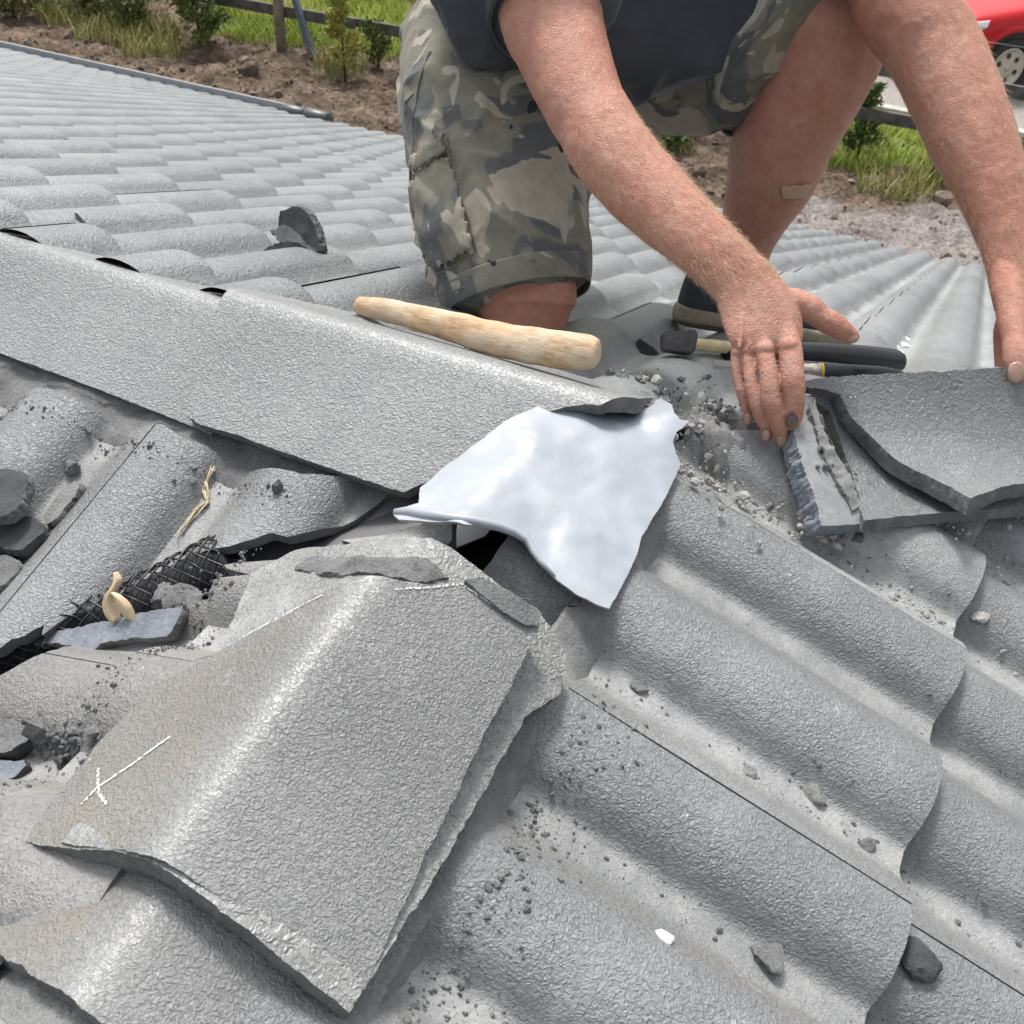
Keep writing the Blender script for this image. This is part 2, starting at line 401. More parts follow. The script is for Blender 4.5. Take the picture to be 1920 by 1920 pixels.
for q in ([(0.0, -.004, -.012), (-3.6, -3.6, -3.6*TP-.012), (-3.6-wv, -3.6, -3.6*TP-.012), (-wv-.02, -.004, -.012)],
          [(0.0, -.004, -.012), (-3.6, -3.6, -3.6*TP-.0125), (-3.6, -3.6-wv, -3.6*TP-.0125), (-.004, -wv-.02, -.0125)]):
    q[2] = (q[2][0], q[2][1], -TP*min(abs(q[2][0]), abs(q[2][1]))-.012)
    quad('valley_flashing', q, M_ZINC, thick=.0015)
M_WALL = plain('brick_wall', (.30, .26, .22), .9, var=.2)
def boxm(name, lo, hi, mat, parent=None, bev=0, rot=None, **k):
    bm = bmesh.new(); bmesh.ops.create_cube(bm, size=1)
    for v in bm.verts: v.co = Vector([lo[i]+(v.co[i]+.5)*(hi[i]-lo[i]) for i in range(3)])
    if bev: bmesh.ops.bevel(bm, geom=bm.edges[:], offset=bev, segments=2, affect='EDGES')
    c = Vector([(lo[i]+hi[i])/2 for i in range(3)])
    if rot is not None:
        for v in bm.verts: v.co = c+rot@(v.co-c)
    me = bpy.data.meshes.new(name); bm.to_mesh(me); bm.free(); return link(name, me, mat, parent, False)
GZ = -3.42
boxm('wall', (-7.3, E_-.75, GZ-1.6), (4.6, E_-.55, zz-.08), M_WALL, house)
boxm('wall', (4.4, -6, GZ-1.6), (4.6, E_-.76, -4.6*TP-.1), M_WALL, house)
M_GUT = plain('gutter_paint', (.30, .32, .33), .35, .0, .5, .1); M_GUTD = plain('gutter_dark', (.05, .055, .06), .4)
def tube(pts, r, n=10, closed=True, rr=None):
    """returns verts, faces of a swept tube"""
    pts = [np.array(p, float) for p in pts]; vs = []; fs = []; K = len(pts)
    t0 = pts[1]-pts[0]; t0 /= np.linalg.norm(t0); a = np.cross(t0, [0, 0, 1.]); 
    if np.linalg.norm(a) < .05: a = np.cross(t0, [1., 0, 0])
    a /= np.linalg.norm(a)
    for i, p in enumerate(pts):
        t = pts[min(i+1, K-1)]-pts[max(i-1, 0)]; t /= np.linalg.norm(t)
        a = a-t*(a@t); a /= np.linalg.norm(a); b = np.cross(t, a)
        R = r if rr is None else rr[i]
        ra, rb = R if isinstance(R, (tuple, list)) else (R, R)
        for j in range(n):
            w_ = 2*math.pi*j/n; vs.append(p+a*math.cos(w_)*ra+b*math.sin(w_)*rb)
    for i in range(K-1):
        for j in range(n):
            fs.append((i*n+j, i*n+(j+1) % n, (i+1)*n+(j+1) % n, (i+1)*n+j))
    if closed:
        fs.append(tuple(range(n-1, -1, -1))); fs.append(tuple((K-1)*n+j for j in range(n)))
    return vs, fs
def tubeo(name, pts, r, mat, parent=None, n=10, rr=None, **k):
    v, f = tube(pts, r, n, True, rr); return mesh(name, v, f, mat, parent, True)
# left eave: light gutter lip with a dark shadow line, from the left edge to the end stop
EY = E_+.045
gx0 = float(onplane(538, 224, (0, EY, 0), (0, 1, 0))[0]); gx1 = float(onplane(580, 238, (0, EY, 0), (0, 1, 0))[0]); gx2 = float(onplane(622, 248, (0, EY, 0), (0, 1, 0))[0])
boxm('gutter', (-8.5, EY, zz-.07), (gx0, EY+.022, zz+.075), M_GUT, house, .004)
boxm('gutter', (-8.5, EY-.075, zz-.075), (gx0, EY-.001, zz-.055), M_GUT, house)
boxm('gutter', (gx0+.002, EY, zz-.13), (4.6, EY+.015, zz-.05), M_GUTD, house, .004)
boxm('fascia', (-8.5, E_-.06, zz-.25), (4.6, E_-.03, zz-.07), M_GUTD, house)
for a, b, r_ in ((gx0+.01, gx1-.01, .06), (gx1+.01, gx2, .065)):
    tubeo('gutter_end', [(a, EY-.04, zz+.04), (a+.01, EY-.04, zz+.04), (b-.01, EY-.03, zz+.03), (b, EY-.03, zz+.03)], r_, M_GUTD, house, 14, [r_*.9, r_, r_, r_*.9])
# ------------------------------------------------------------------ slabs cut to an outline on a curved surface
def densify(poly, step):
    out = []
    for i, p in enumerate(poly):
        q = poly[(i+1) % len(poly)]; p = np.array(p); q = np.array(q); n = max(1, int(round(np.linalg.norm(q-p)/step)))
        for k in range(n): out.append(p+(q-p)*k/n)
    return out
def inside(poly, x, y):
    c = False; n = len(poly); j = n-1
    for i in range(n):
        if (poly[i][1] > y) != (poly[j][1] > y) and x < (poly[j][0]-poly[i][0])*(y-poly[i][1])/(poly[j][1]-poly[i][1])+poly[i][0]: c = not c
        j = i
    return c
def slab(name, S, outline, thick, mats, res=.006, jit=.0, seed=0, parent=None, nrm=None, layers=3, chip=.0, noisef=None, rgh=.0012, ang=50, crest=None):
    """a plate following S(u,v) with the given outline (in u,v); side faces are the broken edge (material 1)"""
    rnd = np.random.RandomState(seed)
    ol = densify(outline, res*.42)
    k = len(ol)
    if jit:
        o2 = []
        for i, p in enumerate(ol):
            t = ol[(i+1) % k]-ol[i-1]; t = t/(np.linalg.norm(t)+1e-9); nn_ = np.array([t[1], -t[0]])
            j = mn.noise(Vector((p[0]*55, p[1]*55, seed)))+.6*mn.noise(Vector((p[0]*170, p[1]*170, seed+7)))+.45*mn.noise(Vector((p[0]*420, p[1]*420, seed+9)))
            o2.append(p+nn_*j*jit)
        ol = o2
    xs = [p[0] for p in ol]; ys = [p[1] for p in ol]
    pts = [Vector((float(p[0]), float(p[1]))) for p in ol]; ne = len(pts)
    y = min(ys); row = 0
    while y < max(ys):
        x = min(xs)+(res*.5 if row % 2 else 0)
        while x < max(xs):
            if inside(ol, x, y):
                pts.append(Vector((x+rnd.uniform(-.15, .15)*res, y+rnd.uniform(-.15, .15)*res)))
            x += res
        y += res*.87; row += 1
    edges = [(i, (i+1) % ne) for i in range(ne)]
    vo, eo, fo, ov, oe, of = delaunay_2d_cdt(pts, edges, [], 1, 1e-6)
    # boundary order
    bnd = {}
    cnt = {}
    for f in fo:
        for i in range(len(f)):
            a, b = f[i], f[(i+1) % len(f)]; cnt[(a, b)] = 1
    nxt = {a: b for (a, b) in cnt if (b, a) not in cnt}
    P3 = np.array([S(v.x, v.y) for v in vo])
    if noisef is not None: P3 = P3+np.array([noisef(v.x, v.y) for v in vo])
    if nrm is None:
        N3 = np.zeros_like(P3)
        for f in fo:
            a, b, c = P3[f[0]], P3[f[1]], P3[f[2]]; q = np.cross(b-a, c-a)
            for i in f: N3[i] += q
        N3 /= np.linalg.norm(N3, axis=1)[:, None]+1e-12
        if N3[:, 2].mean() < 0: N3 = -N3
    else: N3 = np.repeat(np.array([nrm], float), len(P3), 0)
    B3 = P3-N3*thick
    n = len(vo); vs = list(P3)+list(B3); fs = [tuple(f) for f in fo]+[tuple(n+i for i in reversed(f)) for f in fo]; mi = [0]*len(fo)+[1]*len(fo)
    # side rings
    start = next(iter(nxt)) if nxt else None
    loop = []; a = start
    while a is not None and a not in bnd and len(loop) < len(nxt)+2:
        bnd[a] = 1; loop.append(a); a = nxt.get(a)
    m = len(loop); rings = [loop]
    cen = P3.mean(0)
    for L_ in range(1, layers):
        q = L_/layers; ids = []
        for i, a in enumerate(loop):
            p = P3[a]*(1-q)+B3[a]*q; t = P3[loop[(i+1) % m]]-P3[loop[i-1]]; o = np.cross(t, N3[a]); o /= np.linalg.norm(o)+1e-12
            if o@(p-cen) < 0: o = -o
            s = mn.noise(Vector(tuple(p*260+seed)))*rgh + abs(mn.noise(Vector(tuple(p*60+seed))))*chip*math.sin(q*math.pi)
            ids.append(len(vs)); vs.append(p+o*s)
        rings.append(ids)
    rings.append([n+a for a in loop])
    for r1, r2 in zip(rings[:-1], rings[1:]):
        for i in range(m):
            fs.append((r1[i], r2[i], r2[(i+1) % m], r1[(i+1) % m])); mi.append(1)
    at = {'crest': [max(0., 1-abs(v.y-crest[0])/crest[1]) for v in vo]+[0.]*(len(vs)-n)} if crest else None
    if crest and crest[0] > 0: at['stain'] = [.85*min(1., max(0., (-v.y-.008)/.03)) for v in vo]+[0.]*(len(vs)-n)  # left flank tinted browner, fading out towards the crest
    o = mesh(name, vs, fs, mats, parent, True, mi, at); fixn(o); autosmooth(o, ang); return o
def px_uv(S, pxs, g0):
    out = []; g_ = g0
    for x, y in pxs:
        g_ = solve_uv(S, x, y, g_); out.append((float(g_[0]), float(g_[1])))
    return out
def quadS(A, B, C, D_, bow=0., nrm=(0, 0, 1), bowv=0.):
    """surface with corners A(0,0) B(1,0) C(1,1) D(0,1), scaled to metres in u and v, bowed along v and u"""
    A, B, C, D_ = [np.array(x, float) for x in (A, B, C, D_)]; lu = np.linalg.norm(B-A); lv = np.linalg.norm(D_-A); nrm = np.array(nrm, float)
    def S(u, v):
        a, b = u/lu, v/lv; return (A*(1-a)+B*a)*(1-b)+(D_*(1-a)+C*a)*b+nrm*(bow*4*b*(1-b)+bowv*4*a*(1-a))
    return S
def vcap(fz, k, r=.02, axis=0, c0=0., asym=1.):
    def S(u, v):
        z = fz(u)-(k if v < 0 else k*asym)*(math.sqrt(v*v+r*r)-r)
        return np.array([u, v+c0, z]) if axis == 0 else np.array([v+c0, u, z])
    return S

# --- left ridge: two whole caps, the near one lapped over the far one and broken at its right end
Sfar = vcap(lambda u: .035, .60, .011); Snear = vcap(lambda u: .053+.010*(u+.15), .585, .011)
far_o = px_uv(Sfar, [(395, 815), (355, 797), (180, 728), (0, 662), (-170, 592)], (-.4, -.13))
far_o = [(far_o[0][0], .15), *far_o, (-.80, far_o[-1][1]), (-.80, .15)]
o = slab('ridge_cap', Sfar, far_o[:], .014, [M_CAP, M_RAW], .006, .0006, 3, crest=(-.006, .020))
setp(o, 'grey textured ridge cap running off the left edge, lapped under the broken-ended cap', 'ridge cap', 'ridge caps')
ol = px_uv(Snear, [(348, 778), (368, 793), (450, 818), (560, 858), (660, 892), (757, 924), (775, 915), (850, 880), (905, 848), (950, 820), (985, 793), (1020, 775), (1060, 764), (1100, 757), (1125, 760)], (-.38, -.13))
nr = ol+[(.048, .0), (.062, .03), (.060, .09), (.050, .135), (-.37, .152), (-.405, .05), (-.405, -.02), (-.392, -.06)]
def capn(u, v): return np.array([0, 0, .0008*mn.noise(Vector((u*20, v*20, 1.)))])
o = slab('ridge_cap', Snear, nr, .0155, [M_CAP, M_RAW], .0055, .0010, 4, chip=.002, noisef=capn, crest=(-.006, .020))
setp(o, 'long grey textured ridge cap with a jagged broken right end above the lead sheet', 'ridge cap', 'ridge caps')
more = vcap(lambda u: .030, .68)
for i in range(3):
    a = -.775-.38*i
    o = slab('ridge_cap', vcap(lambda u, i=i: .030-.004*(i % 2), .68), [(a, -.13), (a, .125), (a-.40, .125), (a-.40, -.13)], .014, [M_CAP, M_RAW], .02, 0, 9+i)
    setp(o, ['first ridge cap beyond the left edge', 'second ridge cap beyond the left edge', 'third ridge cap beyond the left edge'][i], 'ridge cap', 'ridge caps')

# --- near ridge: the chalk-marked cap, the cap under it, the next one down
zc1 = lambda u: .0635+(.0980-.0635)*((u+.597)/(.597-.36))
Sc1 = vcap(zc1, .57, .014, 1)
# chalk-marked cut cap
pxc = [(45,1578),(87,1515),(184,1393),(287,1287),(393,1230),(520,1162),(610,1110),(690,1080),(780,1098),(870,1092),(940,1130),(1012,1170),(985,1230),(945,1310),(900,1392),(850,1500),(800,1600),(740,1730),(682,1856),(655,1858),(560,1800),(480,1735),(380,1660),(325,1625),(285,1606),(230,1595),(150,1592),(90,1588)]
c1 = px_uv(lambda u, v: Sc1(u, v), pxc, (-.6, -.12))
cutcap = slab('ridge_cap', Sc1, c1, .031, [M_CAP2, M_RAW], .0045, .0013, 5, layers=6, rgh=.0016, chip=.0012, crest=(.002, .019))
setp(cutcap, 'loose cut ridge cap with white chalk arrow and chalk lines in the foreground', 'ridge cap', 'ridge caps')
# chalk marks: thin raised strokes, broken by the texture
M_CHALK = plain('chalk', (.82, .82, .80), .9)
def chalk(name, pts, wd, S, parent, g0=(-.5, 0), seed=0, gap=.25):
    uv = px_uv(S, pts, g0); uv = densify(uv+uv[::-1], .0012)[:]; uv = uv[:len(uv)//2+1]
    vs = []; fs = []
    rnd = np.random.RandomState(seed); on = True
    for i in range(len(uv)-1):
        a, b = uv[i], uv[i+1]; t = b-a; L_ = np.linalg.norm(t)
        if L_ < 1e-6: continue
        t /= L_; n_ = np.array([-t[1], t[0]])
        h = mn.noise(Vector((i*.55, seed, 0)))
        if h > gap: continue
        for _ in range(2):
            w_ = wd*rnd.uniform(.25, .65); c = (a+b)/2+n_*rnd.uniform(-.35, .35)*wd
            ring = []
            for q in range(7):
                an = q/7*2*math.pi; rr = rnd.uniform(.6, 1.2)
                p = c+t*math.cos(an)*w_*rr*1.2+n_*math.sin(an)*w_*rr; s = S(*p); ring.append(s+V(0, 0, .0009))
            k0 = len(vs); vs += ring; vs.append(sum(ring)/7+V(0, 0, .0004))
            for q in range(7): fs.append((k0+q, k0+(q+1) % 7, k0+7))
    return mesh(name, vs, fs, M_CHALK, parent, False)
chalk('chalk_mark', [(152, 1510), (182, 1478), (240, 1440), (318, 1383)], .0016, Sc1, cutcap, (-.55, -.07), 1, .3)
chalk('chalk_mark', [(184, 1442), (184, 1478), (186, 1490), (200, 1508)], .0015, Sc1, cutcap, (-.55, -.07), 2, .3)
chalk('chalk_mark', [(455, 1196), (520, 1160), (605, 1117)], .0012, Sc1, cutcap, (-.42, -.07), 3, .1)
chalk('chalk_mark', [(742, 1106), (800, 1104), (870, 1096)], .0012, Sc1, cutcap, (-.36, .03), 4, .1)
chalk('chalk_mark', [(872, 1100), (910, 1126), (950, 1152), (978, 1168)], .0013, Sc1, cutcap, (-.34, .08), 5, .35)
# thick raw flank piece on the upper right corner of the cut cap
Sc1b = lambda u, v: Sc1(u, v)+V(0, 0, .004)
rp = px_uv(Sc1b, [(873, 1088), (900, 1082), (950, 1105), (1005, 1138), (1016, 1150), (1008, 1172), (985, 1172), (930, 1138)], (-.33, .08))
slab('mortar_crust', Sc1b, rp, .008, [M_RAW, M_RAW], .003, .001, 6, parent=cutcap)

# cap under it, its top smeared with mortar
Sc2 = vcap(lambda u: .066+.03*(u+.36), .58, .03, 1)
px2 = [(471,1078),(500,1058),(540,1044),(580,1039),(598,1027),(660,1019),(754,1010),(807,1009),(840,1024),(880,1052),(913,1080),(960,1112),(1010,1145),(1040,1185),(1062,1228),(1052,1300),(985,1345)]
c2 = px_uv(Sc2, px2, (-.28, -.09))
c2 = c2+[(-.50, .128), (-.60, .126), (-.60, 0), (-.60, -.08), (-.45, -.085)]
M_CAP3 = tile_material('dusty_cap_coating', (.23, .232, .225), .9, .34, .0012, 1.0)
uc = slab('ridge_cap', Sc2, c2, .016, [M_CAP3, M_RAW], .005, .0015, 7, layers=4, chip=.003)
setp(uc, 'mortar-stained ridge cap peeping out beneath the chalk-marked cap at the valley head', 'ridge cap', 'ridge caps')
def lumpS(S, amp, f, seed, lift=.003):
    def T(u, v):
        p = S(u, v); return p+V(0, 0, lift+amp*(.5+fbm((u*f, v*f, seed))))
    return T
mp = px_uv(Sc2, [(553, 1068), (575, 1052), (625, 1046), (700, 1050), (760, 1048), (800, 1052), (822, 1070), (850, 1088), (800, 1096), (730, 1088), (690, 1076), (640, 1082), (600, 1080)], (-.3, -.05))
slab('mortar_patch', lumpS(Sc2, .004, 60, 2, .0005), mp, .004, [M_RAW, M_RAW], .003, .002, 8, parent=uc)
# next cap down the ridge at the bottom left corner
Sc3 = vcap(lambda u: .035+.02*(u+.66), .58, .022, 1)
e3 = px_uv(Sc3, [(-120, 1745), (-60, 1765), (0, 1790), (60, 1828), (120, 1862), (190, 1918), (300, 1985), (420, 2060)], (-.7, -.12))
c3 = [(-.50, .128), (-.50, -.125)]+e3
k_ = e3[-1]
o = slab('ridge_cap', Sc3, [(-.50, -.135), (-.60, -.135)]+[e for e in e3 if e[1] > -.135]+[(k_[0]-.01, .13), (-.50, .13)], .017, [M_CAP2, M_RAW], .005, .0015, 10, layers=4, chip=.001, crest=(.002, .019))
setp(o, 'grey ridge cap with a glossy crest lapped under the chalk-marked cap, bottom left', 'ridge cap', 'ridge caps')
o = slab('ridge_cap', vcap(lambda u: .019, .58, .022, 1), [(-.64, -.13), (-.64, .13), (-1.03, .13), (-1.03, -.13)], .017, [M_CAP2, M_RAW], .008, .0015, 11)
setp(o, 'corner of a ridge cap at the extreme bottom left, below the glossy one', 'ridge cap', 'ridge caps')

# --- right hip: two broken caps and a thin upright shard
hipz = lambda t: -t*TP
def onhip(px, py, lift=None):   # point above the hip line (x = y)
    r = ray(px, py); t = (CPOS[1]-CPOS[0])/(r[0]-r[1]); return CPOS+r*t
def onB(px, py, n):
    return onplane(px, py, V(0, 0, 0)+V(SP, 0, CP)*n, V(SP, 0, CP))
def onA(px, py, n):
    return onplane(px, py, V(0, 0, 0)+V(0, SP, CP)*n, V(0, SP, CP))
XA, XB = onhip(1498, 712), onhip(1992, 683)
XC, XD = onB(1992, 905, .090), onB(1640, 925, .090)
nx = np.cross(XB-XA, XD-XA); nx /= np.linalg.norm(nx); nx = nx if nx[2] > 0 else -nx
SX = quadS(XA, XB, XC, XD, -.022, nx)
pX = [(1500,713),(1552,708),(1600,704),(1700,699),(1770,696),(1880,689),(1990,684),(1990,903),(1925,905),(1880,912),(1850,922),(1819,934),(1785,914),(1744,895),(1684,865),(1650,834),(1631,816),(1600,785),(1590,771),(1575,741),(1540,728),(1510,728)]
M_CAP4 = tile_material('smooth_cap_coating', (.17, .178, .18), .25, .30, .0009, .9)
capX = slab('hip_cap', SX, px_uv(SX, pX, (.02, .01)), .018, [M_CAP4, M_RAW], .0055, .0016, 12, layers=5, chip=.004, rgh=.0016)
setp(capX, 'broken hip cap with jagged left edge, held under the thumb at the right edge', 'hip cap', 'hip caps')
bk = -nx*.001
# the far flank of that cap (behind its crest)
YA, YB = onhip(1520, 735)-V(0, 0, .006), onhip(1992, 720)-V(0, 0, .012)
YC, YD = onB(1992, 948, .062), onB(1616, 974, .062)
ny = np.cross(YB-YA, YD-YA); ny /= np.linalg.norm(ny); ny = ny if ny[2] > 0 else -ny
SY = quadS(YA, YB, YC, YD, -.020, ny)
pY = [(1512,742),(1540,738),(1700,735),(1990,735),(1990,946),(1920,951),(1840,956),(1762,962),(1690,968),(1620,976),(1612,930),(1597,884),(1575,820),(1556,770)]
capY = slab('hip_cap', SY, px_uv(SY, pY, (.02, .01)), .013, [M_CAP4, M_RAW], .006, .0010, 13, layers=4)
setp(capY, 'lower broken hip cap wedged between the upright shard and the lifted cap', 'hip cap', 'hip caps')
ZA, ZB = onhip(1500, 738)+V(-.004, -.004, .008), onhip(1545, 738)+V(-.004, -.004, .008)
ZC, ZD = onB(1618, 975, .052), onB(1540, 985, .052)
SZ = quadS(ZA, ZB, ZC, ZD, .004, (0, 0, 1))
pZ = [(1498,742),(1511,741),(1526,745),(1534,782),(1552,827),(1575,861),(1594,895),(1616,951),(1618,981),(1575,985),(1541,985),(1526,925),(1507,872),(1489,812),(1494,780)]
M_SHARD = concrete_material('shard_face', (.19, .195, .20), (.33, .335, .335), 120, .0008, .6)
o = slab('tile_shard', SZ, px_uv(SZ, pZ, (.02, .01)), .024, [M_SHARD, M_BLUE], .004, .0018, 14, layers=5, chip=.006, rgh=.003)
setp(o, 'long thin upright shard of tile with bluish broken edge right of the pressing hand', 'tile shard', 'tile shards')
pr = [(1526,745),(1534,782),(1552,827),(1575,861),(1594,895),(1616,951),(1598,958),(1570,905),(1548,860),(1532,820),(1520,775)]
SZ2 = lambda u, v: SZ(u, v)+V(0, 0, .003)
slab('mortar_crust', lumpS(SZ2, .004, 90, 4, .0), px_uv(SZ2, pr, (.03, .01)), .006, [M_MORTAR, M_MORTAR], .003, .0018, 15, parent=o)
# hip caps continuing down the hip, outside the picture
hd = V(1, 1, -TP)/math.sqrt(2+TP*TP); hq = V(1, -1, 0)/math.sqrt(2)
for i in range(4):
    def Sh(u, v, i=i): return hd*u+hq*v+V(0, 0, .060+.004*(i % 2)-.52*(math.sqrt(v*v+.0004)-.02))
    a = .74+.4*i
    o = slab('hip_cap', Sh, [(a, -.13), (a, .13), (a+.42, .13), (a+.42, -.13)], .014, [M_CAP4, M_RAW], .02, 0, 30+i)
    setp(o, ['first', 'second', 'third', 'fourth'][i]+' hip cap down the hip, beyond the right edge', 'hip cap', 'hip caps')

# --- lead flashing over the junction
def smin(a, b, k=.02): h = max(0, min(1, .5+.5*(b-a)/k)); return b*(1-h)+a*h-k*h*(1-h)
def roofz(x, y, k=.04):
    z1 = smin(-TP*smax(y, -y), -TP*x, k); z2 = smin(-TP*smax(x, -x), -TP*y, k)
    return smax(z1, z2, k)
def smax(a, b, k=.02): return -smin(-a, -b, k)
def SF(x, y):
    n_ = .005*fbm((x*9, y*9, .5), 2)+.0018*(1-abs(mn.noise(Vector((x*16+y*5, y*14, 3.)))*2.4))+.0012*mn.noise(Vector((x*60, y*60, 8.)))+.0035*math.sin(x*34+y*21)*math.exp(-((x-.02)**2+(y+.1)**2)/.02)
    dx = math.exp(-((x*.7+y*.7+.06)/.03)**2)*.006
    e = .050-.12*max(0, x-.03)+.02*math.exp(-(((x-.10)/.05)**2+((y-.05)/.04)**2))
    nose = math.exp(-(((x+.10)/.045)**2+((y+.12)/.05)**2))
    return np.array([x, y, roofz(x, y, .05)+e+n_+dx+nose*(-.012)-.004-.024*math.exp(-((x-.03)/.05)**2-((y-.06)/.07)**2)])
pf = [(737,965),(741,957),(760,950),(785,943),(787,915),(840,870),(920,810),(990,770),(1060,740),(1120,738),(1188,737),(1235,741),(1258,757),(1264,774),(1276,787),(1294,789),(1284,799),(1268,810),(1262,828),(1268,850),(1277,870),(1263,900),(1248,932),(1222,975),(1204,1005),(1194,1040),(1178,1075),(1160,1110),(1143,1142),(1120,1134),(1080,1114),(1045,1088),(1015,1058),(1000,1040),(995,1022),(980,1008),(958,998),(920,989),(870,983),(820,979),(780,976),(748,974)]
uvf = px_uv(SF, pf, (-.1, -.12))
m_, n_, b_ = newmat('lead_sheet'); P_ = tc(n_)
cf = ramp(n_, noise(n_, P_, 14, 4, .55), [(.3, (.32, .345, .38)), (.7, (.38, .405, .44))])
cf = mix(n_, ramp(n_, noise(n_, P_, 55, 4, .75), [(.56, g(0)), (.72, g(.5))]), cf, (.34, .34, .33)); cf = mix(n_, ramp(n_, noise(n_, P_, 200, 3, .7, 1.5), [(.66, g(0)), (.70, g(.5))]), cf, (.30, .28, .25))
n_.links.new(cf, b_.inputs['Base Color']); b_.inputs['Metallic'].default_value = .08
n_.links.new(ramp(n_, noise(n_, P_, 20, 4), [(.3, g(.36)), (.7, g(.52))]), b_.inputs['Roughness'])
n_.links.new(bump(n_, noise(n_, P_, 45, 3, .5), .002, .5), b_.inputs['Normal']); M_LEAD = m_
lead = slab('lead_flashing', SF, uvf, .0022, [M_LEAD, M_LEAD], .0055, .0005, 16, layers=2, rgh=0)
setp(lead, 'crumpled pale blue-grey lead sheet draped over the ridge junction', 'lead flashing')
# rolled lower-left edge
edge = [SF(*q) for q in px_uv(SF, [(741,961),(770,960),(800,966),(840,971),(890,977),(935,987),(965,998),(988,1012),(1000,1034),(1012,1052),(1040,1080)], (-.1, -.12))]
rr_ = [.0035, .0055, .0058, .005, .0045, .0042, .004, .0038, .0032, .0026, .0012]
v_, f_ = tube(edge, .004, 10, True, rr_); mesh('rolled_edge', v_, f_, M_LEAD, lead)

# --- mortar bedding under the caps
def strip(name, a0, a1, b0, b1, S, mat, amp=.008, f=26, seed=0, res=.005, fall=.35, parent=None):
    """a lumpy bed of mortar between u=a0..a1 and v=b0..b1 lying on S(u,v), thick in the middle, thin at the rim"""
    nu = max(3, int((a1-a0)/res)); nv = max(3, int((b1-b0)/res)); vs = []; fs = []
    for i in range(nu+1):
        for j in range(nv+1):
            u = a0+(a1-a0)*i/nu; v = b0+(b1-b0)*j/nv
            w_ = min(1, min(i, nu-i)/(fall*nu*.3+1), min(j, nv-j)/(fall*nv*.5+1))
            p = S(u, v); h = amp*(.6+.9*fbm((u*f, v*f, seed), 4))*w_-.004*(1-w_)
            jx = .004*mn.noise(Vector((u*40, v*40, seed)))
            vs.append(p+V(jx, jx, h))
    for i in range(nu):
        for j in range(nv):
            a = i*(nv+1)+j; fs.append((a, a+nv+1, a+nv+2, a+1))
    o = mesh(name, vs, fs, mat, parent, True); return o
bed1 = empty('mortar_bed', (-.4, -.1, 0), 'rough grey mortar bedding squeezed out under the left ridge caps', 'mortar bed')
# continuous fillet under the near flank: from the tile surface up to the cap underside
def fillet(name, pts_uv, S, hgt, depth, mat, parent, seed=0, amp=.006):
    """pts_uv: line along the foot of the mortar on surface S; rises inward by depth (in -v towards ridge) to height hgt"""
    vs = []; fs = []; ns = 9; K = len(pts_uv)
    for i, (u, v) in enumerate(pts_uv):
        for j in range(ns):
            q = j/(ns-1); vv = v-depth*q; p = S(u, vv)
            base = S.__self__.pt(u, vv, 0.0) if hasattr(S, '__self__') else p
            qq = 1-(1-q)**3.4 if seed == 3 else 1-(1-q)**2.2; z = p[2]*(1-qq)+(base[2]+hgt)*qq
            w_ = .2+.8*math.sin(math.pi*min(1, q*1.2)) 
            z = z+(amp*(.4+fbm((u*30, vv*30, seed), 4)))*min(1, q*3)
            vs.append(V(p[0]+.002*mn.noise(Vector((u*90, q*5, seed))), p[1], z+(.003 if 0 < q < 1 else 0)))
    for i in range(K-1):
        for j in range(ns-1):
            a = i*ns+j; fs.append((a, a+1, a+ns+1, a+ns))
    return mesh(name, vs, fs, mat, parent, True)
footd = lambda c, seed, d0, amp: d0+amp*mn.noise(Vector((c*14, seed, 0)))+amp*.5*mn.noise(Vector((c*50, seed, 0)))-.018*float(prof(S1.t(c))/.037)
us = np.arange(-1.1, -.19, .005)
fillet('mortar_fillet', [(u, footd(u, 1, .182, .008)) for u in us], S1.S, -.004, .065, M_RAW, bed1, 3, .003)
bed2 = empty('mortar_bed', (.1, -.45, 0), 'crumbling grey mortar bedding beneath the chalk-marked cap', 'mortar bed')
us = np.arange(-1.0, -.02, .005)
fillet('mortar_fillet', [(u, .143+.008*mn.noise(Vector((u*17, 9, 0)))-.014*float(prof(SB.t(u))/.037)) for u in us], SB.S, .020, .045, M_MORTAR, bed2, 7, .003)
us = np.arange(-1.0, -.33, .006)
fillet('mortar_fillet', [(u, .12+.006*mn.noise(Vector((u*17, 2, 0)))) for u in us], S2.S, .022, .05, M_RAW, bed2, 8, .002)
bed3 = empty('mortar_bed', (.3, .2, -.05), 'broken pale mortar bedding along the stripped hip', 'mortar bed')
def hipbed(seed, a0, a1, wB, wA, mat, amp, lift, name='mortar_ridge'):
    vs = []; fs = []; nu = int((a1-a0)/.0045); nv = 34
    for i in range(nu+1):
        for j in range(nv+1):
            u = a0+(a1-a0)*i/nu; q = j/nv; v = -wA+(wA+wB)*q
            v += .010*mn.noise(Vector((u*18, seed, 1)))*abs(2*q-1)
            p = hd*u+hq*v; x, y = p[0], p[1]
            if v > 0: s = SB.S(y, x/CP)
            else: s = SA.S(x, y/CP)
            edge_ = 1-abs(2*q-1)**2.2
            h = lift*edge_+amp*(fbm((x*34, y*34, seed), 5)+.5*abs(fbm((x*80, y*80, seed+3), 3))+.05)*min(1, edge_*3)-.003*(1-edge_)
            e2 = min(1, i/6, (nu-i)/6); h -= .020*math.exp(-((x-.19)**2+(y-.13)**2)/.05**2)
            zb = roofz(x, y, .03)+.012
            z = s[2]*(1-edge_*.55)+zb*edge_*.55+h*e2-(1-e2)*.03
            vs.append(V(x, y, z))
    for i in range(nu):
        for j in range(nv):
            a = i*(nv+1)+j; fs.append((a, a+nv+1, a+nv+2, a+1))
    return mesh(name, vs, fs, mat, bed3, True)
hipbed(11, .13, .72, .060, .075, M_MORTAR, .020, .014)

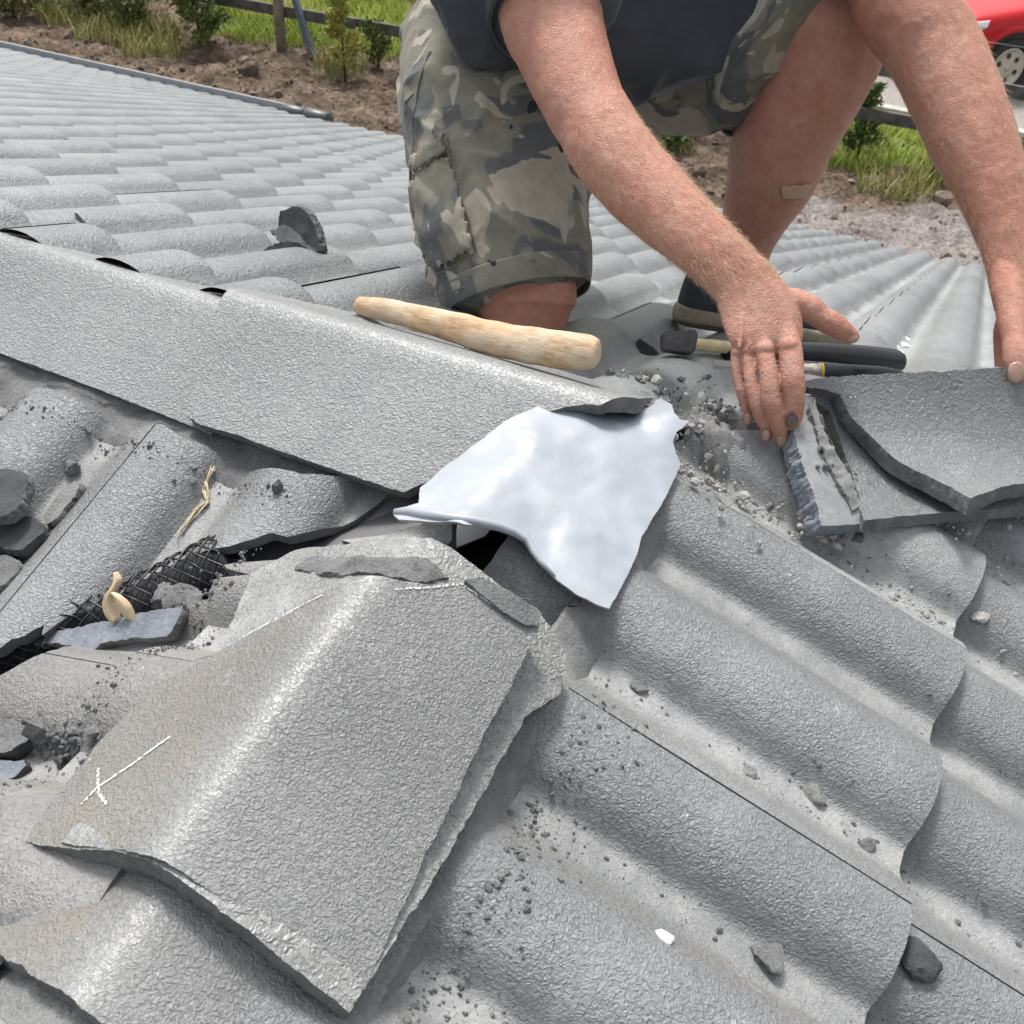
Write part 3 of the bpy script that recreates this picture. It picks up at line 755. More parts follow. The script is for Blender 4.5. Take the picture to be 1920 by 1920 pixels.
# --- broken lumps and shards
def rock(name, c, size, seed, mat, planes=9, rough=.05, rot=None, sub=3, parent=None, lo=.55):
    rnd = np.random.RandomState(seed); bm = bmesh.new(); bmesh.ops.create_icosphere(bm, subdivisions=sub, radius=1)
    P = []
    for _ in range(planes):
        n = rnd.normal(size=3); n /= np.linalg.norm(n); P.append((Vector(n), rnd.uniform(lo, .85)))
    for v in bm.verts:
        for n, d in P:
            e = v.co@n if False else v.co.dot(n)
            if e > d: v.co -= n*(e-d)
        v.co += v.co.normalized()*(rough*mn.fractal(v.co*2.5+Vector((seed, 0, 0)), 1, 2, 3))
    R = (Matrix.Rotation(rnd.uniform(0, 6.3), 3, 'Z') if rot is None else rot)
    for v in bm.verts: v.co = R@Vector((v.co.x*size[0], v.co.y*size[1], v.co.z*size[2]))+Vector(tuple(c))
    me = bpy.data.meshes.new(name); bm.to_mesh(me); bm.free()
    o = link(name, me, mat, parent, True); autosmooth(o, 32); return o
def plate(name, pxs, p0, n, thick, mats, seed=0, bow=0., **k):
    """a flat shard whose outline lies in the plane through p0 with normal n"""
    n = np.array(n, float); n /= np.linalg.norm(n); a = np.cross(n, [0, 0, 1.]) if abs(n[2]) < .95 else np.cross(n, [1., 0, 0]); a /= np.linalg.norm(a); b = np.cross(n, a); p0 = np.array(p0, float)
    uv = []
    for x, y in pxs:
        q = onplane(x, y, p0, n)-p0; uv.append((float(q@a), float(q@b)))
    S = lambda u, v: p0+a*u+b*v+n*(bow*(u*u+v*v)*0+.003*fbm((u*25, v*25, seed)))
    return slab(name, S, uv, thick, mats, k.pop('res', .005), k.pop('jit', .0016), seed, nrm=n, **k)
# lumps on the far slope
pa = onA(548, 470, .035)
o = plate('tile_shard', [(525,395),(558,386),(580,400),(592,425),(600,468),(588,470),(560,455),(540,440),(520,425)], pa+V(0, 0, .02), (-.15, -.9, .5), .018, [M_RAWD, M_RAW], 51, layers=4, chip=.006, rgh=.004, jit=.003)
setp(o, 'black broken tile lump, the upper one of the heap on the far slope', 'tile shard', 'tile shards')
o = plate('tile_shard', [(506,432),(530,422),(552,432),(575,458),(592,472),(560,470),(520,448)], pa+V(0, -.015, .01), (-.1, -.75, .65), .016, [M_RAW, M_RAWD], 52, layers=4, chip=.006, rgh=.004, jit=.003)
setp(o, 'pointed grey broken piece in the middle of the heap on the far slope', 'tile shard', 'tile shards')
o = plate('tile_shard', [(490,488),(495,468),(515,456),(545,450),(572,462),(590,474),(540,478)], pa+V(0, -.03, .0), (0, -.8, .6), .014, [M_RAWD, M_RAW], 53, layers=4, chip=.005, rgh=.003, jit=.003)
setp(o, 'flat dark broken piece, lowest of the heap on the far slope', 'tile shard', 'tile shards')
p_ = onA(165, 430, .02)
o = plate('tile_shard', [(140,399),(152,412),(165,424),(175,430),(195,446),(170,442),(148,436)], p_, (.3, -.9, .45), .008, [M_RAW, M_RAWD], 54, jit=.001)
setp(o, 'small curled grey sliver behind the left ridge cap', 'tile shard', 'tile shards')
p_ = onA(515, 545, .02)
o = plate('tile_shard', [(482,530),(500,534),(525,538),(548,553),(510,553),(492,545)], p_, (0, -.5, .85), .008, [M_RAW, M_RAWD], 55, jit=.0012)
setp(o, 'small flat grey flake behind the joint of the ridge caps', 'tile shard', 'tile shards')
p_ = onA(1215, 655, .015)
o = plate('tile_shard', [(1184,668),(1190,645),(1200,636),(1222,650),(1240,668),(1212,675)], p_+V(0, 0, .012), (.2, -.85, .5), .012, [M_RAWD, M_RAW], 56, layers=4, chip=.004)
setp(o, 'small black angular chunk left of the hammer head', 'tile shard', 'tile shards')
# pieces on the valley and left edge
S2n = V(-SP, 0, CP)
p_ = solve_uv(lambda u, v: S2.S(u, v), 200, 1190, (-.35, .3)); p_ = S2.S(*p_)+V(0, 0, .020)
nS = V(-.25, -.45, .85); p_leaf = p_.copy(); FWV = CM[2]
o = plate('tile_shard', [(62,1206),(110,1182),(180,1168),(260,1150),(345,1135),(340,1150),(322,1185),(312,1192),(290,1196),(240,1196),(190,1210),(165,1230),(150,1230),(135,1210),(105,1205)], p_, nS, .010, [M_BLUE, M_RAW], 57, layers=4, jit=.002, chip=.004)
setp(o, 'long bluish broken tile sliver bridging the mesh in the valley', 'tile shard', 'tile shards')
for i, (x, y, s) in enumerate([(318,1118,.017),(345,1112,.015),(330,1128,.018),(355,1135,.020),(372,1142,.013),(308,1108,.010)]):
    q = p_+ray(x, y)*0; d_ = onplane(x, y, p_+V(0, 0, .012), (0, 0, 1))
    rock('mortar_lump', d_, (s, s*.8, s*.6), 60+i, M_RAW, 7, .25, parent=o)
for i, (px_, th, lab, mm) in enumerate([([(0,1345),(25,1348),(50,1365),(52,1385),(20,1408),(-20,1412),(-40,1360)], .018, 'chunky grey broken piece at the left edge, upper of the two by the chalk-marked cap', [M_RAW, M_RAWD]),
        ([(-30,1420),(0,1424),(45,1424),(50,1436),(28,1455),(0,1465),(-30,1470)], .010, 'pale flat flake at the left edge, lower of the two by the chalk-marked cap', [M_BLUE, M_RAWD]),
        ([(-5,1330),(8,1322),(20,1312),(24,1318),(20,1338),(4,1350)], .008, 'tiny upright dark splinter at the left edge above the chunky piece', [M_RAWD, M_RAW])]):
    q = S2.S(*solve_uv(lambda u, v: S2.S(u, v), 20, 1400, (-.5, .25)))+V(0, 0, .018-.004*i)
    o = plate('tile_shard', px_, q, (-.2, -.3, .93), th, mm, 70+i, layers=4, jit=.0015, chip=.004); setp(o, lab, 'tile shard', 'tile shards')
# dark lumps on the first inner tile at the left edge
for i, (px_, th, lab, mm, nn_) in enumerate([
        ([(-30,878),(20,878),(52,890),(55,905),(45,925),(38,945),(10,965),(-30,970)], .014, 'flat dark bluish tile flake at the left edge below the ridge cap', [M_RAWD, M_RAW], (-.1, -.3, .95)),
        ([(95,945),(120,912),(140,900),(146,905),(140,930),(115,965),(98,980),(88,985),(82,968)], .016, 'rough oblong grey mortar stick lying in the pan left of the shiny tile', [M_MORTAR, M_RAW], (-.1, -.4, .9)),
        ([(0,985),(30,970),(60,968),(78,980),(84,998),(60,1015),(40,1030),(10,1028),(-20,1020)], .024, 'dark crumbly mortar lump at the left edge', [M_RAWD, M_RAWD], (-.1, -.3, .95)),
        ([(-20,1040),(10,1042),(33,1052),(34,1068),(12,1095),(-20,1108)], .018, 'lowest grey broken piece at the left edge above the valley mesh', [M_RAW, M_BLUE], (-.1, -.4, .9))]):
    cx_, cy_ = np.mean([p[0] for p in px_]), np.mean([p[1] for p in px_])
    q = S1.S(*solve_uv(S1s, cx_, cy_, (-.45, .25)))+V(0, 0, .010+.4*th)
    o = plate('tile_shard', px_, q, nn_, th, mm, 80+i, layers=5, jit=.002, chip=.005, rgh=.003); setp(o, lab, 'tile shard', 'tile shards')
S1q = S1.S(*solve_uv(S1s, 136, 888, (-.43, .2)))
setp(rock('mortar_lump', S1q+V(0, 0, .008), (.010, .009, .008), 90, M_RAW, 6, .2), 'small round mortar pebble above the oblong stick', 'mortar lump', 'mortar lumps')
# single chips on the near right slope
def onS(S, x, y, g0, n=0.):
    u = solve_uv(S, x, y, g0); return S(*u)+V(0, 0, n)
chips = [(1440,1800,.017,'dark flat stone chip in the pan near the bottom edge', M_RAW), (1722,1805,.020,'round dark mortar crumb on the joint line at the lower right', M_RAWD),
         (1522,1490,.013,'dusty broken crumb in the middle of the pan between two long rolls', M_MORTAR), (1622,1585,.009,'small dark crumb beside the chipped tile corner', M_RAW),
         (1200,1290,.010,'small dark flake high in the pan right of the cap end', M_RAW), (1405,1450,.008,'little splinter in the middle pan left of the dusty crumb', M_MORTAR), (1245,1758,.007,'tiny white chalky fleck on a lower roll', M_CHALK), (1836,1160,.010,'white chip on the second-row tile at the right', M_PALE)]
for i, (x, y, s, lab, mm) in enumerate(chips):
    q = onS(lambda u, v: SB.S(u, v), x, y, (-.1, .3), s*.25)
    setp(rock('stone_chip', q, (s, s*.75, s*.45), 100+i, mm, 7, .15), lab, 'stone chip', 'stone chips')

# --- crumbs: too many to count
def crumbs(name, pos, sizes, mat, label, seed=0, kind='stuff'):
    rnd = np.random.RandomState(seed); vs = []; fs = []
    base = bmesh.new(); bmesh.ops.create_icosphere(base, subdivisions=1, radius=1); bv = np.array([v.co for v in base.verts]); bf = [[v.index for v in f.verts] for f in base.faces]; base.free()
    for p, s in zip(pos, sizes):
        sc = s*rnd.uniform(.5, 1.2, 3); R = Matrix.Rotation(rnd.uniform(0, 6.3), 3, 'Z')@Matrix.Rotation(rnd.uniform(0, 6.3), 3, 'X')
        q = bv*rnd.uniform(.7, 1.25, (len(bv), 1))*sc; q = q@np.array(R).T+p
        k = len(vs); vs += list(q); fs += [tuple(k+i for i in f) for f in bf]
    o = mesh(name, vs, fs, mat, None, False); setp(o, label, 'rubble', None, kind); return o
rnd = np.random.RandomState(3)
pos = []; siz = []; posp = []; sizp = []
pans = [SB.corner-.0125-.15*k for k in range(-1, 5)]
for i in range(11000):
    c = pans[rnd.randint(len(pans))]+rnd.normal()*.010; d = rnd.uniform(.13, .98)
    dens = .25+.75*max(0, mn.noise(Vector((c*9, d*7, 2.)))+.2)
    if c > -.02: dens += .5
    if rnd.rand() > dens: continue
    s = .0006*math.exp(rnd.normal()*.75); s = min(s, .0032); p = SB.S(c, d)+V(0, 0, s*.3)
    if c > -.02 and rnd.rand() < .6: posp.append(p); sizp.append(s*1.25)
    else: pos.append(p); siz.append(s)
for i in range(1500):   # crumbs around the mortar of the hip and the junction
    u = rnd.uniform(.08, .6); v = rnd.normal()*.05+.05; p = hd*u+hq*v
    q = SB.S(p[1], p[0]/CP) if v > 0 else SA.S(p[0], p[1]/CP); s = .0013*math.exp(rnd.normal()*.7)
    pq = proj(q)
    if 1330 < pq[0] < 1530 and pq[1] < 900: continue
    posp.append(q+V(0, 0, .004+rnd.uniform(0, .012))); sizp.append(s)
for i in range(160):    # heap of broken mortar at the foot of the upright shard and beside the lead
    if i < 95: cxy = (1555+rnd.normal()*42, 985+rnd.normal()*18)
    else: cxy = (1330+rnd.normal()*28, 775+rnd.normal()*32)
    q = onplane(cxy[0], cxy[1], V(0, 0, 0)+V(SP, 0, CP)*.026, V(SP, 0, CP)); s = .0028*math.exp(rnd.normal()*.5)
    (posp if rnd.rand() < .6 else pos).append(q); (sizp if len(posp) > len(sizp) else siz).append(s)
for i in range(1500):   # behind the near ridge cap, under the hand
    x, y = rnd.uniform(.0, .25), .09+abs(rnd.normal())*.05; q = SA.S(x, y/CP); s = .0009*math.exp(rnd.normal()*.7); pq = proj(q)
    if 1330 < pq[0] < 1530 and pq[1] < 900: continue
    pos.append(q+V(0, 0, s*.4)); siz.append(s)
for i in range(350):
    u = rnd.uniform(-.7, -.2); d = .178+abs(rnd.normal())*.012; s = .0008*math.exp(rnd.normal()*.6); pos.append(S1.S(u, d)+V(0, 0, s*.4)); siz.append(s)
for i in range(2600):   # beside the chalk-marked cap, both sides
    u = rnd.uniform(-.75, -.28)
    if rnd.rand() < .6: d = .150+abs(rnd.normal())*.022; q = SB.S(u, d)
    else: d = .16+abs(rnd.normal())*.03; q = S2.S(u, d)
    s = min(.003, .0007*math.exp(rnd.normal()*.7)); pos.append(q+V(0, 0, s*.3)); siz.append(s)
for i in range(500):
    q = onS(lambda u, v: S2.S(u, v), 95+rnd.normal()*45, 1395+rnd.normal()*16, (-.5, .25)); s = .0013*math.exp(rnd.normal()*.6); pos.append(q+V(0, 0, s*.4)); siz.append(s)
crumbs('mortar_rubble', pos, siz, M_RAW, 'grey crumbs and grit scattered over the tiles', 1)
crumbs('pale_rubble', posp, sizp, M_PALE, 'pale cement crumbs lying in the pans and along the hip', 2)

# --- mesh tube in the valley (black netting round a dark core)
M_NET = plain('black_plastic', (.012, .013, .015), .35)
def vpt(t, lift=0.): return V(-t, -t, -t*TP+lift)
vp = []
for px_, py_, li in [(442,1062,.004),(400,1085,.006),(330,1120,.006),(250,1155,.004),(150,1195,.0),(60,1232,-.004),(-40,1272,-.006),(-160,1320,-.006)]:
    vp.append(onplane(px_, py_+4, V(0, 0, 0), V(1, -1, 0))+V(.004, -.004, .010+(.018 if px_ < 200 else 0)))
vr = [.034, .036, .034, .031, .029, .029, .028, .028]
def resample(pts, rr, n):
    pts = np.array(pts); L_ = np.r_[0, np.cumsum(np.linalg.norm(np.diff(pts, axis=0), axis=1))]; s = np.linspace(0, L_[-1], n)
    return [np.array([np.interp(x, L_, pts[:, k]) for k in range(3)]) for x in s], [float(np.interp(x, L_, rr)) for x in s], L_[-1]
pts_, rs_, LL = resample(vp, vr, 120)
net = empty('gutter_guard', tuple(pts_[20]), 'black netting tube stuffed in the open valley', 'gutter guard')
v_, f_ = tube(pts_, .02, 20, True, [r*.80 for r in rs_]); mesh('core', v_, f_, M_DARK, net)
allv = []; allf = []
N_ = 13
K = len(pts_)
t_ = np.gradient(np.array(pts_), axis=0); t_ /= np.linalg.norm(t_, axis=1)[:, None]
a_ = np.cross(t_, [0, 0, 1.]); a_ /= np.linalg.norm(a_, axis=1)[:, None]; b_v = np.cross(t_, a_)
for sgn in (1, -1):
    for k in range(N_):
        line = []
        for i in range(K):
            s = i/(K-1)*LL; ph = 2*math.pi*k/N_+sgn*s/.030*1.05
            line.append(pts_[i]+(a_[i]*math.cos(ph)+b_v[i]*math.sin(ph))*rs_[i]*(1+.03*math.sin(i*.7+k)))
        v_, f_ = tube(line, .0011, 5); o_ = len(allv); allv += v_; allf += [tuple(o_+q for q in f) for f in f_]
mesh('netting', allv, allf, M_NET, net)
# dry leaf
M_LEAF = plain('dry_leaf', (.62, .48, .31), .6, var=.25, nscale=60)
q_leaf = (p_leaf-CPOS)@FWV-.016
nL = V(*CM[2]); lv = []; lfc = []
for lp, dz_, sgn in (([(213,1074,.0010),(219,1087,.0036),(214,1100,.0016),(206,1112,.0030),(201,1128,.0058),(205,1147,.0064),(216,1166,.0040)], 0., 1),
                     ([(208,1112,.0012),(218,1122,.0044),(229,1136,.0062),(238,1150,.0060),(250,1166,.0030)], -.003, -1)):
    k0 = len(lv); nl = len(lp)
    for i, (x, y, w_) in enumerate(lp):
        c_ = D(x, y, q_leaf+dz_-.003*math.sin(i*.9))
        tx = ray(*lp[min(i+1, nl-1)][:2])-ray(*lp[max(i-1, 0)][:2]); tx /= np.linalg.norm(tx); sd = np.cross(tx, nL); sd /= np.linalg.norm(sd)
        for j in (-1, -.5, 0, .5, 1): lv.append(c_+sd*j*w_+nL*(.0045*abs(j)+.002*sgn*j+.0012*mn.noise(Vector((i*1.7, j*3, 2)))))
    for i in range(nl-1):
        for j in range(4): a = k0+i*5+j; lfc.append((a, a+1, a+6, a+5))
leaf = mesh('dry_leaf', lv, lfc, M_LEAF, None, True); md = leaf.modifiers.new('s', 'SUBSURF'); md.levels = md.render_levels = 2
md = leaf.modifiers.new('t', 'SOLIDIFY'); md.thickness = .0008
setp(leaf, 'curled tan dry leaf standing on the netting in the valley', 'leaf')
# straw
M_STRAW = plain('straw', (.50, .42, .28), .7)
sv = []; sf = []
rnd = np.random.RandomState(5)
for k in range(12):
    a = rnd.uniform(0, .5); line = []
    pxl = [(402-6*a*k*.2, 882), (388, 905), (384+rnd.uniform(-5, 5), 925), (390, 945), (368+rnd.uniform(-5, 5), 965), (350+rnd.uniform(-6, 6), 985), (338+rnd.uniform(-12, 6), 1005), (330+rnd.uniform(-14, 12), 1022)]
    i0 = rnd.randint(0, 4); pxl = pxl[i0:i0+rnd.randint(4, 6)]
    for x, y in pxl: line.append(onS(S1s, x+rnd.normal()*2.5, y+rnd.normal()*2, (-.31, .25), .002+abs(rnd.normal())*.002))
    if len(line) < 3: continue
    v_, f_ = tube(line, .0007, 5, rr=[.0008]*(len(line)-1)+[.0003]); o_ = len(sv); sv += v_; sf += [tuple(o_+q for q in f) for f in f_]
o = mesh('straw', sv, sf, M_STRAW, None, True); setp(o, 'frayed tuft of dry straw in the pan beside the broken tile', 'straw')
# ------------------------------------------------------------------ the man
def catm(P, n):
    P = np.array(P, float); out = []
    Q = np.vstack([2*P[0]-P[1], P, 2*P[-1]-P[-2]])
    for i in range(len(P)-1):
        p0, p1, p2, p3 = Q[i:i+4]
        for k in range(n):
            t = k/n
            out.append(.5*((2*p1)+(-p0+p2)*t+(2*p0-5*p1+4*p2-p3)*t*t+(-p0+3*p1-3*p2+p3)*t**3))
    out.append(P[-1]); return np.array(out)
FW = CM[2]
def limb(ctrl, n=14, sides=28, closed=True, noisef=None, cap=True):
    """ctrl rows: (px, py, depth, half width in px, depth/width ratio) -> verts, faces, frames"""
    rows = []
    for c in ctrl:
        p = D(*c[:3]); w_ = c[3]*c[2]/FPX; rows.append([*p, w_, w_*(c[4] if len(c) > 4 else 1)])
    R = catm(rows, n); vs = []; fs = []; fr = []
    K = len(R)
    for i in range(K):
        p = R[i, :3]; t = R[min(i+1, K-1), :3]-R[max(0, i-1), :3]; t /= np.linalg.norm(t)
        a = np.cross(t, FW); a /= np.linalg.norm(a); b = np.cross(a, t)
        fr.append((p, t, a, b, R[i, 3], R[i, 4]))
        for j in range(sides):
            w_ = 2*math.pi*j/sides; q = a*math.cos(w_)*R[i, 3]+b*math.sin(w_)*R[i, 4]
            if noisef is not None: q = q*(1+noisef(i/(K-1), w_, p+q))
            vs.append(p+q)
    for i in range(K-1):
        for j in range(sides): fs.append((i*sides+j, i*sides+(j+1) % sides, (i+1)*sides+(j+1) % sides, (i+1)*sides+j))
    if closed:
        for e, s, d in ((0, -1, 0), (K-1, 1, 1)):   # rounded ends
            p, t, a, b, ra, rb = fr[e]; last = [e*sides+j for j in range(sides)]
            for q in (.45, .8):
                ids = []
                for j in range(sides):
                    w_ = 2*math.pi*j/sides; rr = math.cos(q*math.pi/2); ids.append(len(vs))
                    vs.append(p+(a*math.cos(w_)*ra+b*math.sin(w_)*rb)*rr+t*s*min(ra, rb)*math.sin(q*math.pi/2)*(.9 if cap else .2))
                for j in range(sides): fs.append((last[j], last[(j+1) % sides], ids[(j+1) % sides], ids[j]))
                last = ids
            vs.append(p+t*s*min(ra, rb)*(.95 if cap else .2)); c_ = len(vs)-1
            for j in range(sides): fs.append((last[j], last[(j+1) % sides], c_))
    return vs, fs, fr
class Parts:
    def __init__(s): s.v = []; s.f = []
    def add(s, v, f):
        o = len(s.v); s.v += list(v); s.f += [tuple(o+i for i in q) for q in f]
    def limb(s, ctrl, **k): v, f, fr = limb(ctrl, **k); s.add(v, f); return fr
    def ball(s, c, r):
        bm = bmesh.new(); bmesh.ops.create_icosphere(bm, subdivisions=3, radius=1); r = (r, r, r) if np.isscalar(r) else r
        s.add([np.array(c)+np.array(v.co)*r for v in bm.verts], [[v.index for v in f.verts] for f in bm.faces]); bm.free()
def remeshed(name, parts, vox, smooth_it, mats, parent=None, disp=None, bulge=None):
    me = bpy.data.meshes.new('tmp'); me.from_pydata([tuple(v) for v in parts.v], [], parts.f); me.update()
    bm = bmesh.new(); bm.from_mesh(me); bmesh.ops.recalc_face_normals(bm, faces=bm.faces); bm.to_mesh(me); bm.free()
    o = bpy.data.objects.new('tmp', me); COL.objects.link(o)
    m = o.modifiers.new('r', 'REMESH'); m.mode = 'VOXEL'; m.voxel_size = vox
    m = o.modifiers.new('s', 'SMOOTH'); m.factor = .5; m.iterations = smooth_it
    bpy.context.view_layer.update(); dg = bpy.context.evaluated_depsgraph_get()
    m2 = bpy.data.meshes.new_from_object(o.evaluated_get(dg)); bpy.data.objects.remove(o); m2.materials.clear()
    m2.name = name
    if disp is not None:
        n = len(m2.vertices); co = np.zeros(n*3, np.float32); no = np.zeros(n*3, np.float32)
        m2.vertices.foreach_get('co', co); m2.vertices.foreach_get('normal', no) if False else None
        nn_ = np.array([v.normal[:] for v in m2.vertices]); co = co.reshape(-1, 3)
        d = disp(co, nn_); co = co+nn_*d[:, None]; m2.vertices.foreach_set('co', co.astype(np.float32).ravel())
    return link(name, m2, mats, parent, True)

B = Parts()
arm1 = [(985,-150,1.36,100,.9),(1012,-60,1.335,100,.95),(1033,30,1.31,98,1),(1058,105,1.29,86,1),(1092,190,1.265,77,1.0),(1112,225,1.255,75,.98),(1148,285,1.235,76,.9),(1209,356,1.215,74,.85),(1278,422,1.19,66,.8),(1335,474,1.17,59,.75),(1375,512,1.158,57,.66),(1400,540,1.150,62,.55),(1425,590,1.140,73,.42),(1436,630,1.132,70,.36),(1438,656,1.13,62,.33)]
fA1 = B.limb(arm1)
# bony outside of the elbow and forearm muscle
B.ball(D(1100, 250, 1.275), .034); 
F_ = []   # fingers
fing = {'pinky': [(1396,610,1.142,12),(1382,662,1.134,12),(1384,707,1.131,10.3),(1390,732,1.130,11.2),(1395,750,1.131,10.2),(1401,772,1.134,9.2),(1406,790,1.138,7.5)],
        'ring': [(1408,605,1.139,13),(1404,660,1.129,13),(1407,707,1.121,12.6),(1415,748,1.119,13.3),(1424,775,1.122,12.2),(1433,797,1.127,11.8),(1441,820,1.136,8.5)],
        'middle': [(1430,600,1.135,16),(1434,660,1.121,17.5),(1442,707,1.112,18.0),(1445,748,1.111,18.8),(1452,772,1.114,17.2),(1459,797,1.120,16.2),(1468,828,1.132,12)],
        'index': [(1468,600,1.135,20),(1481,655,1.120,23),(1485,695,1.110,21.8),(1487,715,1.108,22.8),(1489,750,1.110,20.0),(1488,775,1.114,18.6),(1486,797,1.122,13)],
        'thumb': [(1440,570,1.150,24),(1480,566,1.148,27),(1517,578,1.146,26),(1538,594,1.146,22.5),(1560,607,1.147,23.5),(1580,620,1.150,20),(1600,632,1.153,13)]}
HB = Parts()     # the pressing hand is meshed finer, then joined to the body
HB.limb(arm1[9:], sides=40)
for k, c in fing.items(): HB.limb([(*q, .92) for q in c], sides=24, n=10)
HB.limb([(1420,560,1.15,34,.5),(1470,575,1.147,36,.55),(1500,580,1.146,26,.7)], sides=20)   # web of the thumb
for x0, y0, x1, y1 in ((1397,560,1386,652),(1410,556,1405,650),(1428,554,1434,646),(1446,556,1476,640)):   # tendons
    HB.limb([(x0,y0,1.1325,4,.7),((x0+x1)/2,(y0+y1)/2,1.1238,4.5,.7),(x1,y1,1.1200,5,.7)], sides=10)
for x, y, t_, r_ in ((1383,660,1.1305,.0085),(1405,657,1.1245,.0090),(1434,655,1.1170,.0110),(1479,650,1.1150,.0125),(1390,731,1.1300,.0066),(1414,748,1.1185,.0078),(1444,747,1.1100,.0108),(1486,714,1.1070,.0130)):
    HB.ball(D(x, y, t_+.0022), r_*.86)
HB.ball(D(1362, 522, 1.1525), .012)     # wrist bone
arm2 = [(1655,-230,1.42,100,.95),(1672,-110,1.41,96,.95),(1690,0,1.40,90,.95),(1722,50,1.39,87,.95),(1752,95,1.385,85,.95),(1787,172,1.37,83,.92),(1823,260,1.355,79,.88),(1858,345,1.34,68,.82),(1887,440,1.325,56,.72),(1903,500,1.315,53,.62),(1925,560,1.305,64,.45),(1940,600,1.30,62,.42)]
fA2 = B.limb(arm2)
B.limb([(1885,480,1.318,26,.9),(1890,540,1.300,32,.9),(1898,590,1.285,29,.95),(1902,630,1.272,25,.95),(1906,665,1.262,26,.95),(1909,695,1.257,23,.9),(1910,708,1.256,16,.8)], sides=20)
for k, (x, r_) in enumerate(((1884, 19), (1925, 21), (1965, 20), (2003, 18))):      # fingers curled behind the cap
    B.limb([(1915+k*14,560,1.31,r_),(x,610,1.325,r_),(x,655,1.33,r_),(x,690,1.315,r_-1),(x,715,1.298,r_-4)], sides=16)
# legs
leg2 = [(1180,-50,1.76,120,1),(1300,-5,1.69,122,1),(1430,52,1.61,120,1),(1515,72,1.565,112,1.0),(1556,90,1.55,101,1.0),(1525,155,1.57,100,1),(1490,215,1.60,99,1.05),(1463,275,1.63,93,1.1),(1445,335,1.66,83,1.1),(1415,410,1.70,62,1.05),(1398,470,1.73,47,1.1),(1392,520,1.745,44,1.2)]
B.limb(leg2[:5]); fL2 = B.limb(leg2[3:], sides=32)
leg1 = [(905,60,1.52,100,.75),(920,200,1.48,108,.85),(945,350,1.46,102,.9),(965,450,1.44,98,.95),(982,550,1.43,100,.9),(984,580,1.43,92,.9)]
B.limb(leg1)
kn = D(985, 548, 1.43); an = V(-.34, .66, -.250); 
def wlimb(pts, rr, sides=24):
    P = catm([[*p, r_] for p, r_ in zip(pts, rr)], 8); v, f = tube([p[:3] for p in P], .02, sides, True, [p[3] for p in P]); B.add(v, f)
wlimb([kn, kn*.65+an*.35+V(0, 0, .01), kn*.3+an*.7, an, an+V(-.02, .09, -.05)], [.060, .060, .050, .034, .028])
# trunk, neck, head
B.limb([(905,-30,1.57,62,.8),(1010,-60,1.56,150,.75),(1150,-80,1.55,185,.65),(1260,-130,1.52,190,.6),(1330,-200,1.48,180,.6)])
B.limb([(1010,-150,1.37,95,.9),(1170,-190,1.44,110,.9),(1330,-210,1.46,130,.9),(1500,-220,1.45,110,.9),(1650,-225,1.42,90,.95)])
B.limb([(1330,-220,1.46,85,1),(1325,-330,1.39,75,1),(1320,-420,1.33,80,1)])
hc = D(1318, -520, 1.30)
B.ball(hc, (.078, .098, .112)); B.ball(hc+V(.03, -.06, -.045), (.05, .05, .06))
fdir = V(.45, -.75, -.45); fdir /= np.linalg.norm(fdir); fr_ = np.cross(fdir, [0, 0, 1.]); fr_ /= np.linalg.norm(fr_); fu = np.cross(fr_, fdir)
B.ball(hc+fdir*.098-fu*.02, (.014, .018, .022)); B.ball(hc+fdir*.088-fu*.055, (.026, .014, .010))
for s in (-1, 1):
    B.ball(hc+fr_*s*.082-fu*.015, (.012, .02, .03)); B.ball(hc+fdir*.078+fr_*s*.032+fu*.008, .016)
def skin_disp(co, no):
    out = np.zeros(len(co))
    for i in range(len(co)):
        c = co[i]
        if c[1] < .62 or c[0] > .05:
            out[i] = .0011*mn.noise(Vector(tuple(c*38)))+.0005*mn.noise(Vector(tuple(c*130)))
    return out
m, n, b = newmat('skin'); P_ = tc(n)
big = noise(n, P_, 9, 4, .6); med = noise(n, P_, 55, 4, .65); fi = noise(n, P_, 330, 3, .6)
c = ramp(n, mix(n, .45, big, med), [(.35, (.42, .175, .12)), (.5, (.49, .235, .168)), (.66, (.55, .30, .22))])
c = mix(n, ramp(n, noise(n, P_, 90, 3, .7, .5), [(.50, g(0)), (.70, g(.45))]), c, (.40, .125, .08))
c = mix(n, ramp(n, noise(n, P_, 260, 2, .5), [(.70, g(0)), (.78, g(.45))]), c, (.30, .13, .09))
dirt = math_(n, 'MULTIPLY', attr(n, 'dirt'), ramp(n, noise(n, P_, 48, 4, .7), [(.46, g(.0)), (.66, g(.55))]))
c = mix(n, dirt, c, (.30, .26, .235))
n.links.new(c, b.inputs['Base Color']); b.inputs['Roughness'].default_value = .48
b.inputs['Subsurface Weight'].default_value = .12; b.inputs['Subsurface Radius'].default_value = (.012, .004, .002); b.inputs['Subsurface Scale'].default_value = .6
b.inputs['Specular IOR Level'].default_value = .4
wr = nd(n, 'ShaderNodeTexVoronoi'); wr.feature = 'DISTANCE_TO_EDGE'; wr.inputs['Scale'].default_value = 330; 
mp_ = nd(n, 'ShaderNodeMapping'); mp_.inputs['Scale'].default_value = (1, 1, 2.2); n.links.new(P_, mp_.inputs[0]); n.links.new(mp_.outputs[0], wr.inputs['Vector'])
crs = noise(n, mp_.outputs[0], 60, 4, .6, 2.0)
n.links.new(bump(n, med, .0012, .5, bump(n, crs, .0013, .6, bump(n, ramp(n, wr.outputs['Distance'], [(0, g(0)), (.25, g(1))]), .00045, .8, bump(n, fi, .0005, .6)))), b.inputs['Normal'])
M_SKIN = m
